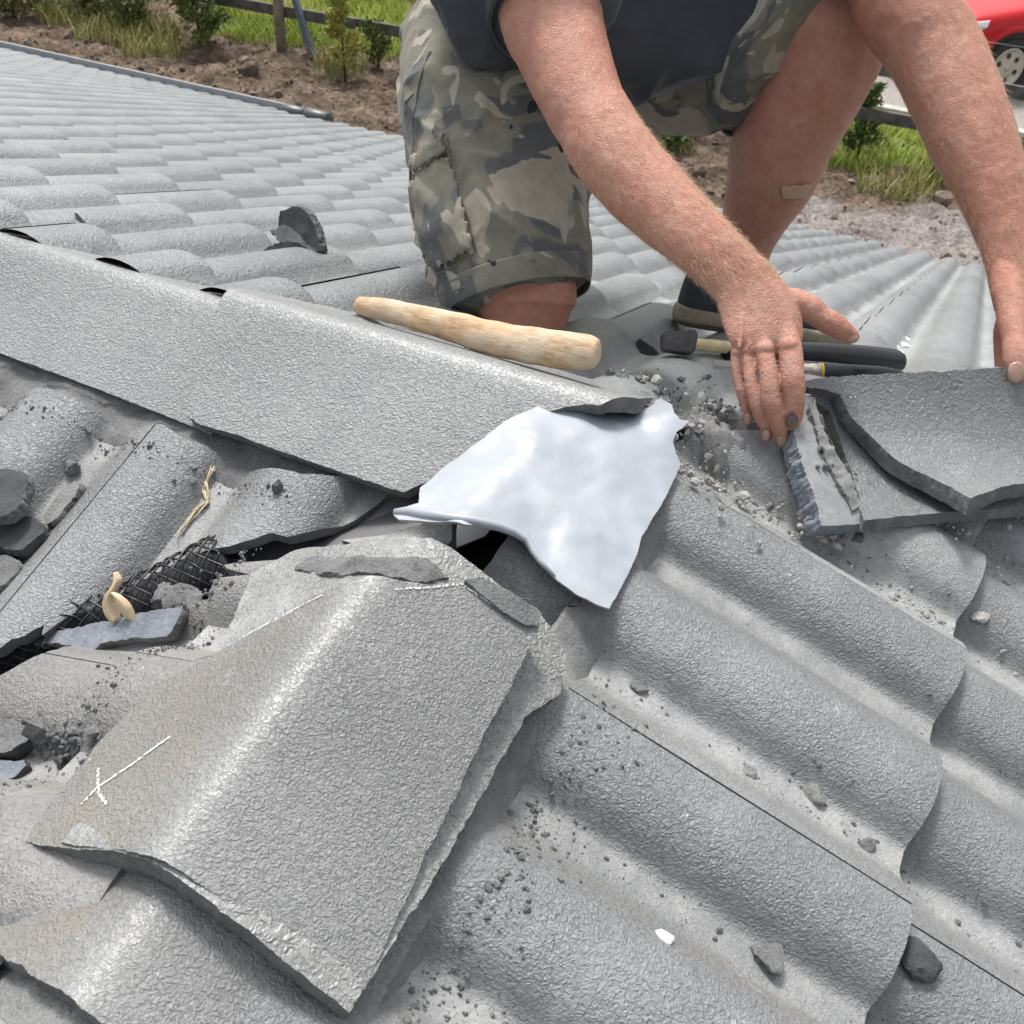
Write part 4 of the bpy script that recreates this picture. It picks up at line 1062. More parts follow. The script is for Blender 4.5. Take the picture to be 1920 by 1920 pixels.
person = empty('person', tuple(onA(985, 615, .03)), 'man in dark shirt and camouflage shorts kneeling on the tiles, pressing one hand down', 'person')
body = remeshed('body', B, .0024, 5, M_SKIN, person, skin_disp)
hnd = remeshed('hand', HB, .0011, 6, M_SKIN, person, lambda co, no: np.array([.0005*mn.noise(Vector(tuple(c*110)))+.0003*mn.noise(Vector(tuple(c*300))) for c in co]))
bm = bmesh.new(); bm.from_mesh(body.data); bm.from_mesh(hnd.data); bm.to_mesh(body.data); bm.free(); body.data.shade_smooth(); bpy.data.objects.remove(hnd)
co = np.array([v.co[:] for v in body.data.vertices])+np.array(worldloc(person))
hand = D(1440, 680, 1.125); knee_ = D(985, 560, 1.40)
kn2 = D(1560, 80, 1.50)
dv = np.clip(1.25-np.linalg.norm(co-hand, axis=1)/.075, 0, 1)*.95+np.clip(1.1-np.linalg.norm(co-D(1908, 690, 1.26), axis=1)/.05, 0, .5)+np.clip(1-np.linalg.norm(co-kn2, axis=1)/.10, 0, 1)*.35
at = body.data.attributes.new('dirt', 'FLOAT', 'POINT'); at.data.foreach_set('value', np.clip(dv, 0, 1).astype(np.float32))
# nails
M_NAIL = plain('nail', (.44, .27, .20), .35, var=.15, nscale=120)
M_NAILD = plain('dirty_nail', (.13, .10, .085), .45, var=.6, nscale=160)
def nail(px, py, t, ang, w_, l_, mat, tilt=.0):
    c = D(px, py, t); ca, sa = math.cos(ang), math.sin(ang)
    e1 = R2*ca+(-U2)*sa; e2 = -R2*sa+(-U2)*ca; vs = []; fs = []; nu, nv = 8, 8
    for i in range(nu+1):
        for j in range(nv+1):
            a = -1+2*i/nu; bq = -1+2*j/nv; a2 = a*math.sqrt(1-.42*bq*bq); b2 = bq*math.sqrt(1-.42*a*a)
            vs.append(c+e1*a2*w_+e2*b2*l_+FW*(.0026*a*a+.0010*bq*bq+tilt*bq*l_)-FW*.0008)
    for i in range(nu):
        for j in range(nv): q = i*(nv+1)+j; fs.append((q, q+1, q+nv+2, q+nv+1))
    o = mesh('nail', vs, fs, mat, person, True); md = o.modifiers.new('s', 'SOLIDIFY'); md.thickness = .0008; return o
nail(1403, 785, 1.1335-.0055, -.15, .0040, .0052, M_NAIL, .6)
nail(1438, 817, 1.131-.0058, -.25, .0050, .0060, M_NAIL, .7)
nail(1467, 826, 1.1295-.0066, -.25, .0056, .0068, M_NAIL, .7)
nail(1487, 786, 1.1195-.0125, .03, .0064, .0080, M_NAILD, .5)
nail(1597, 629, 1.153-.0078, -1.02, .0066, .0085, M_NAIL, .25)
nail(1907, 698, 1.2565-.0128, .0, .0100, .0120, M_NAIL, .1)
# arm and shin hair
M_HAIR = plain('body_hair', (.66, .47, .30), .45)
def hair(name, fr, i0, i1, cnt, seed, ln=.013, ang=(0, 6.283), curl=.5, thick=.00013):
    rnd = np.random.RandomState(seed); vs = []; fs = []
    for _ in range(cnt):
        x = rnd.uniform(i0, i1)*(len(fr)-1); i = int(x); q = min(i+1, len(fr)-1); w_ = rnd.uniform(*ang)
        p, t, a, b, ra, rb = fr[i]; p2 = fr[q][0]; p = p+(p2-p)*(x-i)
        off = a*math.cos(w_)*ra+b*math.sin(w_)*rb; nn_ = a*math.cos(w_)/ra+b*math.sin(w_)/rb; nn_ /= np.linalg.norm(nn_)
        L_ = ln*rnd.uniform(.5, 1.3); base = p+off*.985
        sd = np.cross(nn_, t); d = t*.9+nn_*rnd.uniform(.15, .6)+sd*rnd.normal()*.45; d /= np.linalg.norm(d)
        cv = (sd*rnd.normal()*curl+nn_*rnd.uniform(-.7, .1))*.6; pts = []
        for k in range(5):
            s = k/4; pts.append(base+d*L_*s+cv*L_*s*s)
        o_ = len(vs); th = thick*rnd.uniform(.7, 1.3)
        for k, pp in enumerate(pts):
            r_ = th*(1-.7*k/4); 
            for j in range(3): vs.append(pp+(nn_*math.cos(j*2.094)+sd*math.sin(j*2.094))*r_)
        for k in range(4):
            for j in range(3): fs.append((o_+k*3+j, o_+k*3+(j+1) % 3, o_+k*3+3+(j+1) % 3, o_+k*3+3+j))
    return mesh(name, vs, fs, M_HAIR, person, True)
hair('arm_hair', fA1, .38, .80, 5200, 1); hair('arm_hair', fA2, .30, .86, 4200, 2); hair('leg_hair', fL2, .3, .95, 900, 3, .012, thick=.00009)

# clothes
def camo(name, dark=1.):
    m, n, b = newmat(name); P = tc(n)
    mpn = nd(n, 'ShaderNodeMapping'); mpn.inputs['Scale'].default_value = (1, 1, .8); n.links.new(P, mpn.inputs[0]); Q = mpn.outputs[0]
    n1 = noise(n, Q, 4.8, 2.2, .45, 1.8); n2 = noise(n, Q, 6, 2.4, .5, 2.4); n3 = noise(n, Q, 7, 2.2, .45, 2.0)
    def st(f, t, w_=.006): return ramp(n, f, [(t-w_, g(0)), (t+w_, g(1))])
    c = mix(n, st(n1, .50), (.185, .178, .142), (.11, .113, .112))
    c = mix(n, st(n3, .57), c, (.215, .195, .15))
    c = mix(n, st(n2, .565), c, (.34, .31, .25))
    c = mix(n, st(noise(n, Q, 7.5, 2.2, .5, 2.5), .63), c, (.36, .335, .28))
    c = mix(n, st(noise(n, Q, 9, 1.5, .4, 3), .70), c, (.03, .031, .033))
    w_ = noise(n, P, 900, 2, .5); f2 = noise(n, P, 60, 4, .7)
    c = mix(n, .35, c, mix(n, 1, c, ramp(n, f2, [(.3, g(.6)), (.7, g(1.35))]), 'MULTIPLY'))
    n.links.new(c, b.inputs['Base Color']); b.inputs['Roughness'].default_value = .92; b.inputs['Specular IOR Level'].default_value = .15
    b.inputs['Sheen Weight'].default_value = .1
    n.links.new(bump(n, f2, .003, .5, bump(n, w_, .0005, .8)), b.inputs['Normal']); return m
M_CAMO = camo('camouflage')
def folds(amp, f1=16, seed=0, dirv=(1, 1, 2.5)):
    dv_ = np.array(dirv, float)
    def fn(co, no):
        out = np.zeros(len(co))
        for i in range(len(co)):
            c = co[i]; q = c*dv_
            r1 = 1-abs(mn.noise(Vector(tuple(q*f1+seed)))*2.2); r2 = 1-abs(mn.noise(Vector(tuple(c*f1*2.3+seed+5)))*2.2)
            out[i] = amp*(max(0, r1)**2*1.2+max(0, r2)**2*.35-.25)
        return out
    return fn
S_ = Parts()
sh1 = [(892,40,1.58,136,.70),(903,110,1.545,154,.74),(915,200,1.49,160,.78),(930,300,1.47,160,.8),(940,380,1.46,163,.82),(946,440,1.452,160,.85),(960,505,1.447,146,.9),(970,552,1.445,134,.95)]
S_.limb(sh1, cap=False, sides=40)
sh2 = [(960,10,1.60,120,.8),(1100,45,1.66,168,.8),(1230,62,1.68,188,.80),(1330,68,1.63,182,.85),(1405,84,1.59,164,.92),(1445,108,1.572,153,.96),(1463,124,1.565,147,.98)]
S_.limb(sh2, cap=False, sides=40)
S_.limb([(880,-30,1.54,110,.8),(1000,-20,1.60,150,.8),(1120,-10,1.66,150,.8)], sides=30)
shorts = remeshed('shorts', S_, .0042, 8, M_CAMO, person, folds(.0065, 9, 3, (1, 1, 2.2)))
# opened legs: hem bands standing just proud of the shorts, and a cargo pocket with flap
def band(name, ctrl, s0, s1, lift, mat, parent, arc=None, n=14, sides=60, amp=0):
    """a strip of cloth wrapped round a limb between stations s0..s1 (0..1), over the arc of angles"""
    _, _, fr = limb(ctrl, n=n); K = len(fr)-1; a0, a1 = arc if arc else (0, 2*math.pi); vs = []; fs = []; m_ = 14
    for i in range(m_+1):
        x = (s0+(s1-s0)*i/m_)*K; k = min(int(x), K-1); f_ = x-k
        for j in range(sides+1):
            w_ = a0+(a1-a0)*j/sides; pp = []
            for q in (k, k+1):
                p, t, a, b, ra, rb = fr[q]; pp.append(p+a*math.cos(w_)*(ra+lift)+b*math.sin(w_)*(rb+lift))
            p = pp[0]*(1-f_)+pp[1]*f_; ctr = fr[k][0]; d = p-ctr; d /= np.linalg.norm(d)
            vs.append(p+d*amp*mn.noise(Vector(tuple(p*30))))
    for i in range(m_):
        for j in range(sides): q = i*(sides+1)+j; fs.append((q, q+1, q+sides+2, q+sides+1))
    o = mesh(name, vs, fs, mat, parent, True); md = o.modifiers.new('s', 'SOLIDIFY'); md.thickness = .0022; md.offset = 0; return o
band('hem', sh1, .90, 1.04, .0045, M_CAMO, shorts, amp=.003)
band('hem', sh2, .95, 1.01, .0045, M_CAMO, shorts, amp=.006)
M_SEAM = plain('seam_thread', (.16, .155, .13), .9, var=.3, nscale=300)
# surface finder: cast from the camera onto a mesh object
from mathutils.bvhtree import BVHTree
def caster(o):
    wl = np.array(worldloc(o)); vs = [tuple(np.array(v.co)+wl) for v in o.data.vertices]
    T = BVHTree.FromPolygons(vs, [p.vertices[:] for p in o.data.polygons])
    def cast(px, py, lift=0.):
        d = Vector(ray(px, py)); L_ = d.length; h = T.ray_cast(Vector(CPOS), d.normalized())
        if h[0] is None: return None
        return np.array(h[0])+np.array(h[1])*lift*(1 if h[1].dot(d) < 0 else -1)
    return cast
cs = caster(shorts)
def seam(pts, r_=.0012, mat=M_SEAM, name='seam', parent=None, cast=cs, lift=.0008, step=10):
    P = densify([np.array(p, float) for p in pts]+[np.array(p, float) for p in pts[::-1]][1:-1], step)[:]
    nh = len(P)//2+1; out = [cast(*p, lift) for p in P[:nh]]; out = [o for o in out if o is not None]
    if len(out) < 3: return
    v, f = tube(out, r_, 6); return mesh(name, v, f, mat, parent if parent is not None else shorts, True)
seam([(798,112),(785,160),(775,220),(774,280),(766,360),(778,425),(800,490),(822,512)], .0017)
seam([(838,252),(842,290),(860,360),(880,415),(892,470)], .0016)
seam([(822,512),(850,500),(892,472)], .0014)
seam([(774,300),(800,275),(838,250)], .0016)
seam([(775,330),(810,305),(845,280)], .0012)
for dy in (0, 10): seam([(842,548-dy*2),(900,528-dy*2),(970,512-dy*2),(1040,502-dy*2),(1104,492-dy*2)], .0009)
# pocket patch
def patch(name, poly, mat, lift, parent, cast, step=9):
    xs = [p[0] for p in poly]; ys = [p[1] for p in poly]; ids = {}; vs = []; fs = []
    X = np.arange(min(xs), max(xs)+step, step); Y = np.arange(min(ys), max(ys)+step, step)
    for i, x in enumerate(X):
        for j, y in enumerate(Y):
            if inside(poly, x, y):
                p = cast(x, y, lift+.002*mn.noise(Vector((x*.03, y*.03, 0))))
                if p is not None: ids[i, j] = len(vs); vs.append(p)
    for (i, j) in list(ids):
        q = [(i, j), (i+1, j), (i+1, j+1), (i, j+1)]
        if all(k in ids for k in q): fs.append([ids[k] for k in q])
    o = mesh(name, vs, fs, mat, parent, True); md = o.modifiers.new('s', 'SOLIDIFY'); md.thickness = .003; md.offset = -1; return o
patch('cargo_pocket', [(782,325),(848,285),(868,370),(884,425),(892,468),(824,508),(800,480),(782,425),(772,370)], M_CAMO, .0055, shorts, cs, 6)
patch('pocket_flap', [(778,300),(838,252),(846,290),(780,334)], M_CAMO, .0085, shorts, cs, 5)

M_SHIRT, n, b = newmat('shirt_cloth'); P_ = tc(n)
wv_ = nd(n, 'ShaderNodeTexWave'); wv_.inputs['Scale'].default_value = 130; wv_.inputs['Distortion'].default_value = .6; wv_.bands_direction = 'Z'; n.links.new(P_, wv_.inputs['Vector'])
c = ramp(n, noise(n, P_, 12, 4, .6), [(.3, (.030, .033, .043)), (.7, (.052, .057, .072))])
c = mix(n, math_(n, 'MULTIPLY', ramp(n, wv_.outputs['Fac'], [(.4, g(0)), (.7, g(1))]), .35), c, (.052, .056, .068))
n.links.new(c, b.inputs['Base Color']); b.inputs['Roughness'].default_value = .85; b.inputs['Sheen Weight'].default_value = .25; b.inputs['Sheen Roughness'].default_value = .4
n.links.new(bump(n, noise(n, P_, 700, 2), .0004, .8, bump(n, wv_.outputs['Fac'], .0004, .5)), b.inputs['Normal'])
T_ = Parts()
T_.limb([(842,-18,1.40,112,.9),(880,-30,1.40,166,.80),(1000,-45,1.455,226,.60),(1130,-62,1.52,252,.60),(1230,-100,1.53,258,.55),(1310,-165,1.52,215,.62),(1335,-225,1.47,185,.62)], sides=44, cap=False)
T_.limb([(1000,-160,1.375,118,.95),(1150,-190,1.44,130,.9),(1330,-215,1.465,140,.9),(1500,-225,1.45,130,.9),(1650,-240,1.42,110,.98)], sides=30)
T_.limb([(980,-170,1.37,118,1),(1005,-90,1.345,114,1.05),(1028,-10,1.322,114,1.1),(1034,22,1.314,110,1.1)], sides=36, cap=False)
T_.limb([(1648,-250,1.425,116,1),(1662,-170,1.415,112,1.05),(1674,-95,1.41,106,1.08)], sides=36, cap=False)
T_.limb([(1330,-225,1.46,100,1),(1327,-262,1.435,92,1)], cap=False)
shirt = remeshed('shirt', T_, .0045, 8, M_SHIRT, person, folds(.012, 6, 8, (1.6, 1, 1)))
slv = [(1005,-90,1.345,114,1.05),(1028,-10,1.322,112,1.1),(1035,30,1.312,109,1.1)]
band('sleeve_hem', slv, .80, 1.02, .0042, M_SHIRT, shirt)
for s_ in (.83, .88, .93, .98): band('sleeve_rib', slv, s_, s_+.012, .0062, M_SHIRT, shirt)
cst = caster(shirt)
for o_ in (0, 12): seam([(748,82-o_),(798,110-o_),(851,126-o_),(895,138-o_),(925,160-o_)], .0014, M_SHIRT, 'shirt_hem', shirt, cst, .001)
# hair and eyes
M_GREY = plain('grey_hair', (.30, .28, .26), .7, var=.4, nscale=200)
H_ = Parts(); H_.ball(hc+fu*.02-fdir*.012, (.084, .104, .112))
hr_ = remeshed('hair', H_, .006, 3, M_GREY, person, lambda co, no: np.array([.003*mn.noise(Vector(tuple(c*90))) for c in co]))
bm = bmesh.new(); bm.from_mesh(hr_.data); wl = Vector(worldloc(hr_))
bmesh.ops.bisect_plane(bm, geom=bm.verts[:]+bm.edges[:]+bm.faces[:], plane_co=Vector(tuple(hc+fu*.015+fdir*.03))-wl, plane_no=Vector(tuple(-fu*.75+fdir*.65)), clear_outer=True); bm.to_mesh(hr_.data); bm.free()
M_EYE = plain('eye', (.6, .6, .58), .2); M_IRIS = plain('iris', (.03, .05, .07), .2)
for s in (-1, 1):
    e = Parts(); e.ball(hc+fdir*.090+fr_*s*.032+fu*.008, .0095); eo = mesh('eye', e.v, e.f, M_EYE, person)
    e = Parts(); e.ball(hc+fdir*.0965+fr_*s*.032+fu*.008, .0045); mesh('iris', e.v, e.f, M_IRIS, eo)
# plaster on the shin
M_PLAS = plain('plaster', (.46, .29, .21), .6, var=.15); cb = caster(body)
patch('plaster', [(1462,348),(1522,342),(1508,370),(1466,372)], M_PLAS, .0010, person, cb, 2)

# shoes
M_SHOE = plain('shoe_fabric', (.030, .034, .042), .75, var=.3, nscale=120, bd=.001); M_SOLE = plain('shoe_sole', (.30, .25, .175), .8, var=.3, nscale=50, bd=.001)
M_STR = plain('shoe_stripe', (.35, .34, .33), .6); M_LACE = plain('lace', (.16, .18, .20), .8); M_CHUNK = plain('sole_dark', (.06, .055, .045), .8)
def shoe(heel, toe, upv, seed=0):
    heel = np.array(heel); toe = np.array(toe); x = toe-heel; L_ = np.linalg.norm(x); x /= L_; z = np.array(upv, float); z -= x*(x@z); z /= np.linalg.norm(z); y = np.cross(z, x)
    s = empty('shoe', tuple(heel)); s.parent = person; s.location = Vector(tuple(heel))-Vector(person.location)
    W = [(-.012, .018, .03, .075), (.0, .030, .032, .085), (.05, .034, .034, .090), (.09, .034, .034, .078), (.13, .036, .032, .066), (.18, .043, .030, .056), (.23, .045, .027, .046), (.27, .038, .024, .038), (.295, .020, .02, .03)]
    def loft(name, lev, mat, sub=2):
        vs = []; fs = []; n_ = 16
        for (u, w_, _, h) in W:
            for j in range(n_):
                a = 2*math.pi*j/n_; c_, s_ = math.cos(a), math.sin(a); q = lev(u, w_, h, c_, s_); vs.append(heel+x*q[0]+y*q[1]+z*q[2])
        for i in range(len(W)-1):
            for j in range(n_): fs.append((i*n_+j, i*n_+(j+1) % n_, (i+1)*n_+(j+1) % n_, (i+1)*n_+j))
        fs += [tuple(range(n_)), tuple((len(W)-1)*n_+j for j in range(n_))]
        o = mesh(name, vs, fs, mat, s, True); fixn(o); md = o.modifiers.new('s', 'SUBSURF'); md.levels = md.render_levels = sub; return o
    sq = lambda v, p: math.copysign(abs(v)**p, v)
    loft('upper', lambda u, w_, h, c_, s_: (u, sq(c_, .8)*w_*.93*(1 if s_ < 0 else 1-.25*s_), .028+(h-.02)*max(0, s_)-.006*max(0, -s_)), M_SHOE)
    loft('sole', lambda u, w_, h, c_, s_: (u*1.02-.003, sq(c_, .5)*w_*1.08, .015+sq(s_, .5)*.014), M_SOLE)
    loft('tread', lambda u, w_, h, c_, s_: (u*1.01, sq(c_, .5)*w_*1.02, .001+sq(s_, .5)*.004), M_CHUNK)
    for sg in (-1, 1):
        for k in (0, 1):
            pts = [heel+x*(.02+.05*k)+y*sg*.032+z*.075, heel+x*(.05+.05*k)+y*sg*.0345+z*.055, heel+x*(.09+.05*k)+y*sg*.038+z*.035]
            v, f = tube(catm(pts, 5), .0022, 6); mesh('stripe', v, f, M_STR, s)
    for k in range(5):
        u = .115+.02*k; hh = float(np.interp(u, [w[0] for w in W], [w[3] for w in W]))+.009
        v, f = tube([heel+x*u+y*-.022+z*(hh-.008), heel+x*(u+.004)+z*hh, heel+x*(u+.012)+y*.022+z*(hh-.008)], .0022, 6); mesh('lace', v, f, M_LACE, s)
    v, f = tube(catm([heel+x*q+y*w_+z*hh for q, w_, hh in ((-.004, 0, .088), (.03, .031, .083), (.075, .033, .082), (.10, 0, .092), (.075, -.033, .082), (.03, -.031, .083), (-.004, 0, .088))], 6), .005, 8); mesh('collar', v, f, M_SHOE, s)
    return s
an2 = D(1395, 500, 1.735)
hl = onA(1278, 606, .036); to = onA(1585, 652, .040)
hl = hl+V(0, 0, .002)
shoe(hl, hl+(to-hl)/np.linalg.norm(to-hl)*.295, (0, SP, CP))
shoe(an+V(-.0, .045, -.008), an+V(-.10, -.02, -.02)*0+an*0+(an+V(-.02, .14, -.27)), V(-.1, .8, .3))
# ------------------------------------------------------------------ tools
M_WOOD, n, b = newmat('worn_wood'); P_ = tc(n)
mw = nd(n, 'ShaderNodeMapping'); mw.inputs['Scale'].default_value = (1.2, 7, 7); mw.inputs['Rotation'].default_value = (0, 0, rad(-20)); n.links.new(P_, mw.inputs[0])
gr = noise(n, mw.outputs[0], 22, 5, .65, .6); bl = noise(n, P_, 22, 4, .6)
c = ramp(n, gr, [(.3, (.33, .19, .09)), (.5, (.50, .33, .185)), (.72, (.62, .46, .29))])
c = mix(n, ramp(n, bl, [(.46, g(0)), (.62, g(.7))]), c, (.56, .48, .36))
c = mix(n, ramp(n, noise(n, P_, 130, 3, .7), [(.60, g(0)), (.72, g(.6))]), c, (.30, .22, .14))
n.links.new(c, b.inputs['Base Color']); b.inputs['Roughness'].default_value = .6; n.links.new(bump(n, gr, .0012, .8, bump(n, noise(n, P_, 160, 3, .6), .0008, .7)), b.inputs['Normal'])
qa = Snear(*solve_uv(lambda u, v: Snear(u, v), 1075, 690, (-.02, .06))); qb = Snear(*solve_uv(lambda u, v: Snear(u, v), 860, 650, (-.15, .06)))
ta, tb = (Snear(.0, .055)-CPOS)@FW-.030, (Snear(-.20, .055)-CPOS)@FW-.030
sl_ = (tb-ta)/(860-1075.)
td = lambda px: ta+sl_*(px-1075)
W_ = Parts()
W_.limb([(x, y, td(x), r_, .60) for x, y, r_ in ((667,571,15),(690,576,20),(740,585,23),(800,599,26),(850,613,29),(900,628,32),(960,641,34),(1020,652,36),(1070,658,36),(1105,661,33),(1120,662,27))], sides=24, cap=False)
o = remeshed('wooden_beater', W_, .0022, 3, M_WOOD, None, lambda co, no: np.array([.0012*mn.noise(Vector(tuple(c*45))) for c in co]))
setp(o, 'worn pale wooden beater lying along the back of the broken-ended ridge cap', 'wooden tool')
M_STEEL = plain('dark_steel', (.10, .10, .105), .45, .7, var=.35, nscale=60, bd=.0006); M_HWOOD = plain('hammer_wood', (.52, .43, .25), .55, var=.2, nscale=70)
M_RUB = plain('black_rubber', (.012, .013, .015), .32); M_YEL = plain('yellow_ring', (.70, .52, .04), .4); M_CHR = plain('worn_chrome', (.55, .50, .40), .3, .8, var=.5, nscale=150)
ham = empty('hammer', tuple(onA(1275, 645, .05)), 'hammer with flat dark head, pale wooden neck and thick black rubber grip', 'hammer')
th0 = (onA(1275, 650, .055)-CPOS)@FW; th1 = (onA(1680, 690, .045)-CPOS)@FW; tm = min(th0, th1)
Th = lambda px: th0+(th1-th0)*(px-1275)/405.-.02*(0)
def flatbox(name, poly, t0, thick, mat, parent, bev=.0015):
    """a solid plate whose outline is seen square-on at depth t0"""
    top = [D(x, y, t0) for x, y in poly]; bot = [p+FW*thick for p in top]; k = len(poly)
    me = bpy.data.meshes.new(name); me.from_pydata([tuple(p) for p in top+bot], [], [tuple(range(k)), tuple(range(2*k-1, k-1, -1))]+[(i, (i+1) % k, k+(i+1) % k, k+i) for i in range(k)])
    bm = bmesh.new(); bm.from_mesh(me); bmesh.ops.recalc_face_normals(bm, faces=bm.faces); bmesh.ops.bevel(bm, geom=bm.edges[:], offset=bev, segments=2, affect='EDGES'); bm.to_mesh(me); bm.free()
    return link(name, me, mat, parent, False)
flatbox('head', [(1241,627),(1246,622),(1300,617),(1307,620),(1309,632),(1303,660),(1290,662),(1243,656)], Th(1275)-.012, .022, M_STEEL, ham)
v, f, _ = limb([(1292,645,Th(1292)-.003,11,.8),(1330,648,Th(1330)-.003,12,.8),(1372,652,Th(1372)-.003,12,.8)]); mesh('neck', v, f, M_HWOOD, ham)
v, f, _ = limb([(1360,660,Th(1360),15,.8),(1420,657,Th(1420),17,.8),(1520,659,Th(1520),18,.8),(1600,665,Th(1600),19,.8),(1660,673,Th(1660),21,.8),(1682,676,Th(1682),20,.8)], cap=False, sides=20); mesh('grip', v, f, M_RUB, ham)
v, f, _ = limb([(1683,677,Th(1683),18,.7),(1690,678,Th(1690),17,.7)], cap=False, sides=20); mesh('butt', v, f, M_RUB, ham)
ham2 = empty('hammer', tuple(onA(1600, 705, .04)), 'thinner hammer with yellow ring and black grip lying below the thick one', 'hammer')
tg = (onA(1600, 700, .045)-CPOS)@FW-.01
flatbox('head', [(1338,674),(1376,677),(1376,690),(1338,689)], (onA(1350, 690, .05)-CPOS)@FW-.01, .012, plain('bright_steel', (.5, .5, .5), .35, .7), ham2)
v, f, _ = limb([(1376,683,tg,6,.8),(1440,686,tg,7,.8),(1505,690,tg,9,.8)]); mesh('shaft', v, f, M_CHR, ham2)
v, f, _ = limb([(1500,694,tg,13,.8),(1539,695,tg,14,.8)], cap=False); mesh('collar', v, f, M_CHR, ham2)
v, f, _ = limb([(1538,695,tg,14.8,.8),(1543,695,tg,14.8,.8)], cap=False); mesh('ring', v, f, M_YEL, ham2)
v, f, _ = limb([(1544,695,tg,14,.8),(1600,697,tg,13.5,.8),(1660,700,tg+.01,12,.8),(1692,702,tg+.02,6,.8)], cap=False); mesh('grip', v, f, plain('grey_rubber', (.035, .042, .050), .5), ham2)
for dy in (-4.2, 4.2):
    v, f, _ = limb([(1600,696.5+dy,tg-.0088,.8,1),(1632,697.5+dy,tg-.0088,.8,1)], sides=6); mesh('grip_mark', v, f, M_RUB, ham2)
# raised maker's lettering on the grip (illegibly worn lettering about 3 mm high)
cu = bpy.data.curves.new('lettering', 'FONT'); cu.body = 'STANLEY'; cu.size = 7.5*tg/FPX; cu.align_x = 'CENTER'; cu.align_y = 'CENTER'; cu.extrude = .0002
to_ = bpy.data.objects.new('lettering', cu); COL.objects.link(to_); bpy.context.view_layer.update()
me = bpy.data.meshes.new_from_object(to_.evaluated_get(bpy.context.evaluated_depsgraph_get())); bpy.data.objects.remove(to_)
me.name = 'lettering'; c0_ = D(1616, 697, tg)-FW*.0100
for v_ in me.vertices: q = c0_+R2*(v_.co.x*1.0)+U2*(v_.co.y)+(-U2)*(v_.co.x*.02)-FW*v_.co.z; v_.co = Vector(tuple(q))
link('lettering', me, M_RUB, ham2, False)
# dollop of pale mortar beside the grip, on the far slope
for i, (x, y, s) in enumerate([(1684, 640, .010), (1692, 648, .012), (1680, 652, .009), (1698, 636, .009), (1688, 660, .008)]):
    q = onA(x, y, .012)
    r_ = rock('mortar_blob', q, (s, s*.8, s*.5), 130+i, M_CHALK, 3, .35, parent=None)
    setp(r_, ['uppermost', 'largest', 'leftmost', 'rightmost', 'lowest'][i]+' white blob of the splash beyond the thick black grip', 'mortar blob', 'white blobs on the far slope')
# ------------------------------------------------------------------ garden behind the house
def G(px, py, z=GZ): return onplane(px, py, (0, 0, z), (0, 0, 1))
DROP = GZ-(float(D(1876, 123, 14.35)[2])-.365)
def gz(x, y):
    lum = fbm((x*.9, y*.9, 3.3), 3)*.10+fbm((x*3.5, y*3.5, 1.3), 3)*.05
    lum += .05*fbm((x*8, y*8, 6.), 3)*(1 if y < 12.5 else 0)
    e = min(1, max(0, (y-E_-1.2)/1.6)) if x < 5 else 1
    h = GZ+lum*min(1, max(0, (13.2-y)/1.5))-DROP*min(1, max(0, (y-11.6)/1.6))
    return h*e+(GZ-1.3)*(1-e)
def polyw(pts): return [tuple(G(*p)[:2]) for p in pts]
GR = [polyw(p) for p in ([(-300,-20),(-60,10),(60,40),(150,70),(250,112),(330,110),(345,60),(240,20),(160,-30),(-300,-60)],
      [(400,-40),(395,60),(470,82),(560,88),(640,104),(760,110),(1000,135),(1300,190),(1300,120),(1000,60),(760,20),(600,-60)],
      [(1180,262),(1300,270),(1300,300),(1180,290)], [(1540,230),(1600,215),(1700,240),(1930,290),(1930,350),(1760,350),(1680,330),(1560,318)],
      [(1600,165),(1720,180),(1930,230),(1930,270),(1720,236),(1600,205)], [(1560,345),(1640,350),(1770,352),(1785,378),(1700,392),(1600,385)], [(590,-60),(770,-60),(770,30),(600,5)],
      [(580,120),(640,118),(700,140),(690,150),(610,140)])]
CLAY = polyw([(1380,400),(1500,345),(1620,395),(1800,395),(1990,430),(1990,560),(1300,480)])
GRAV = polyw([(1450,-200),(2600,-100),(2600,330),(1930,215),(1640,150),(1500,120)])
def sdist(poly, x, y):
    d = 1e9; n_ = len(poly)
    for i in range(n_):
        a = poly[i]; b_ = poly[(i+1) % n_]; ax, ay = b_[0]-a[0], b_[1]-a[1]; t = max(0, min(1, ((x-a[0])*ax+(y-a[1])*ay)/(ax*ax+ay*ay+1e-9)))
        d = min(d, math.hypot(x-a[0]-t*ax, y-a[1]-t*ay))
    return d if inside(poly, x, y) else -d
def axisvals(a, b_, fine0, fine1, sf, sc):
    v = list(np.arange(a, fine0, sc))+list(np.arange(fine0, fine1, sf))+list(np.arange(fine1, b_+sc, sc)); return v
X_ = axisvals(-80, 80, -11.5, 2.6, .055, 3.5); Y_ = axisvals(-60, 140, 6.6, 15.0, .06, 4)
vs = []; ga = []; ca = []; gv = []
for x in X_:
    for y in Y_:
        near = -12.5 < x < 3.5 and 6.5 < y < 22
        s1 = max((sdist(p, x, y) for p in GR)) if near else (.5 if y > 15 or y < 3 else -1)
        s2 = sdist(CLAY, x, y) if near else -1; s3 = sdist(GRAV, x, y) if (-6 < x < 12 and 9 < y < 40) else -1
        wv_n = .35*mn.noise(Vector((x*1.3, y*1.3, 7)))+.2*mn.noise(Vector((x*4, y*4, 9)))
        ga.append(np.clip((s1+wv_n)/.35, 0, 1)); ca.append(np.clip((s2+wv_n)/.3, 0, 1)); gv.append(np.clip((s3+wv_n*.3)/.15, 0, 1))
        z = gz(x, y)
        if ca[-1] > 0: z += ca[-1]*(.06*abs(mn.noise(Vector((x*5, y*5, 1))))+.03*abs(mn.noise(Vector((x*13, y*13, 2)))))
        vs.append((x, y, z))
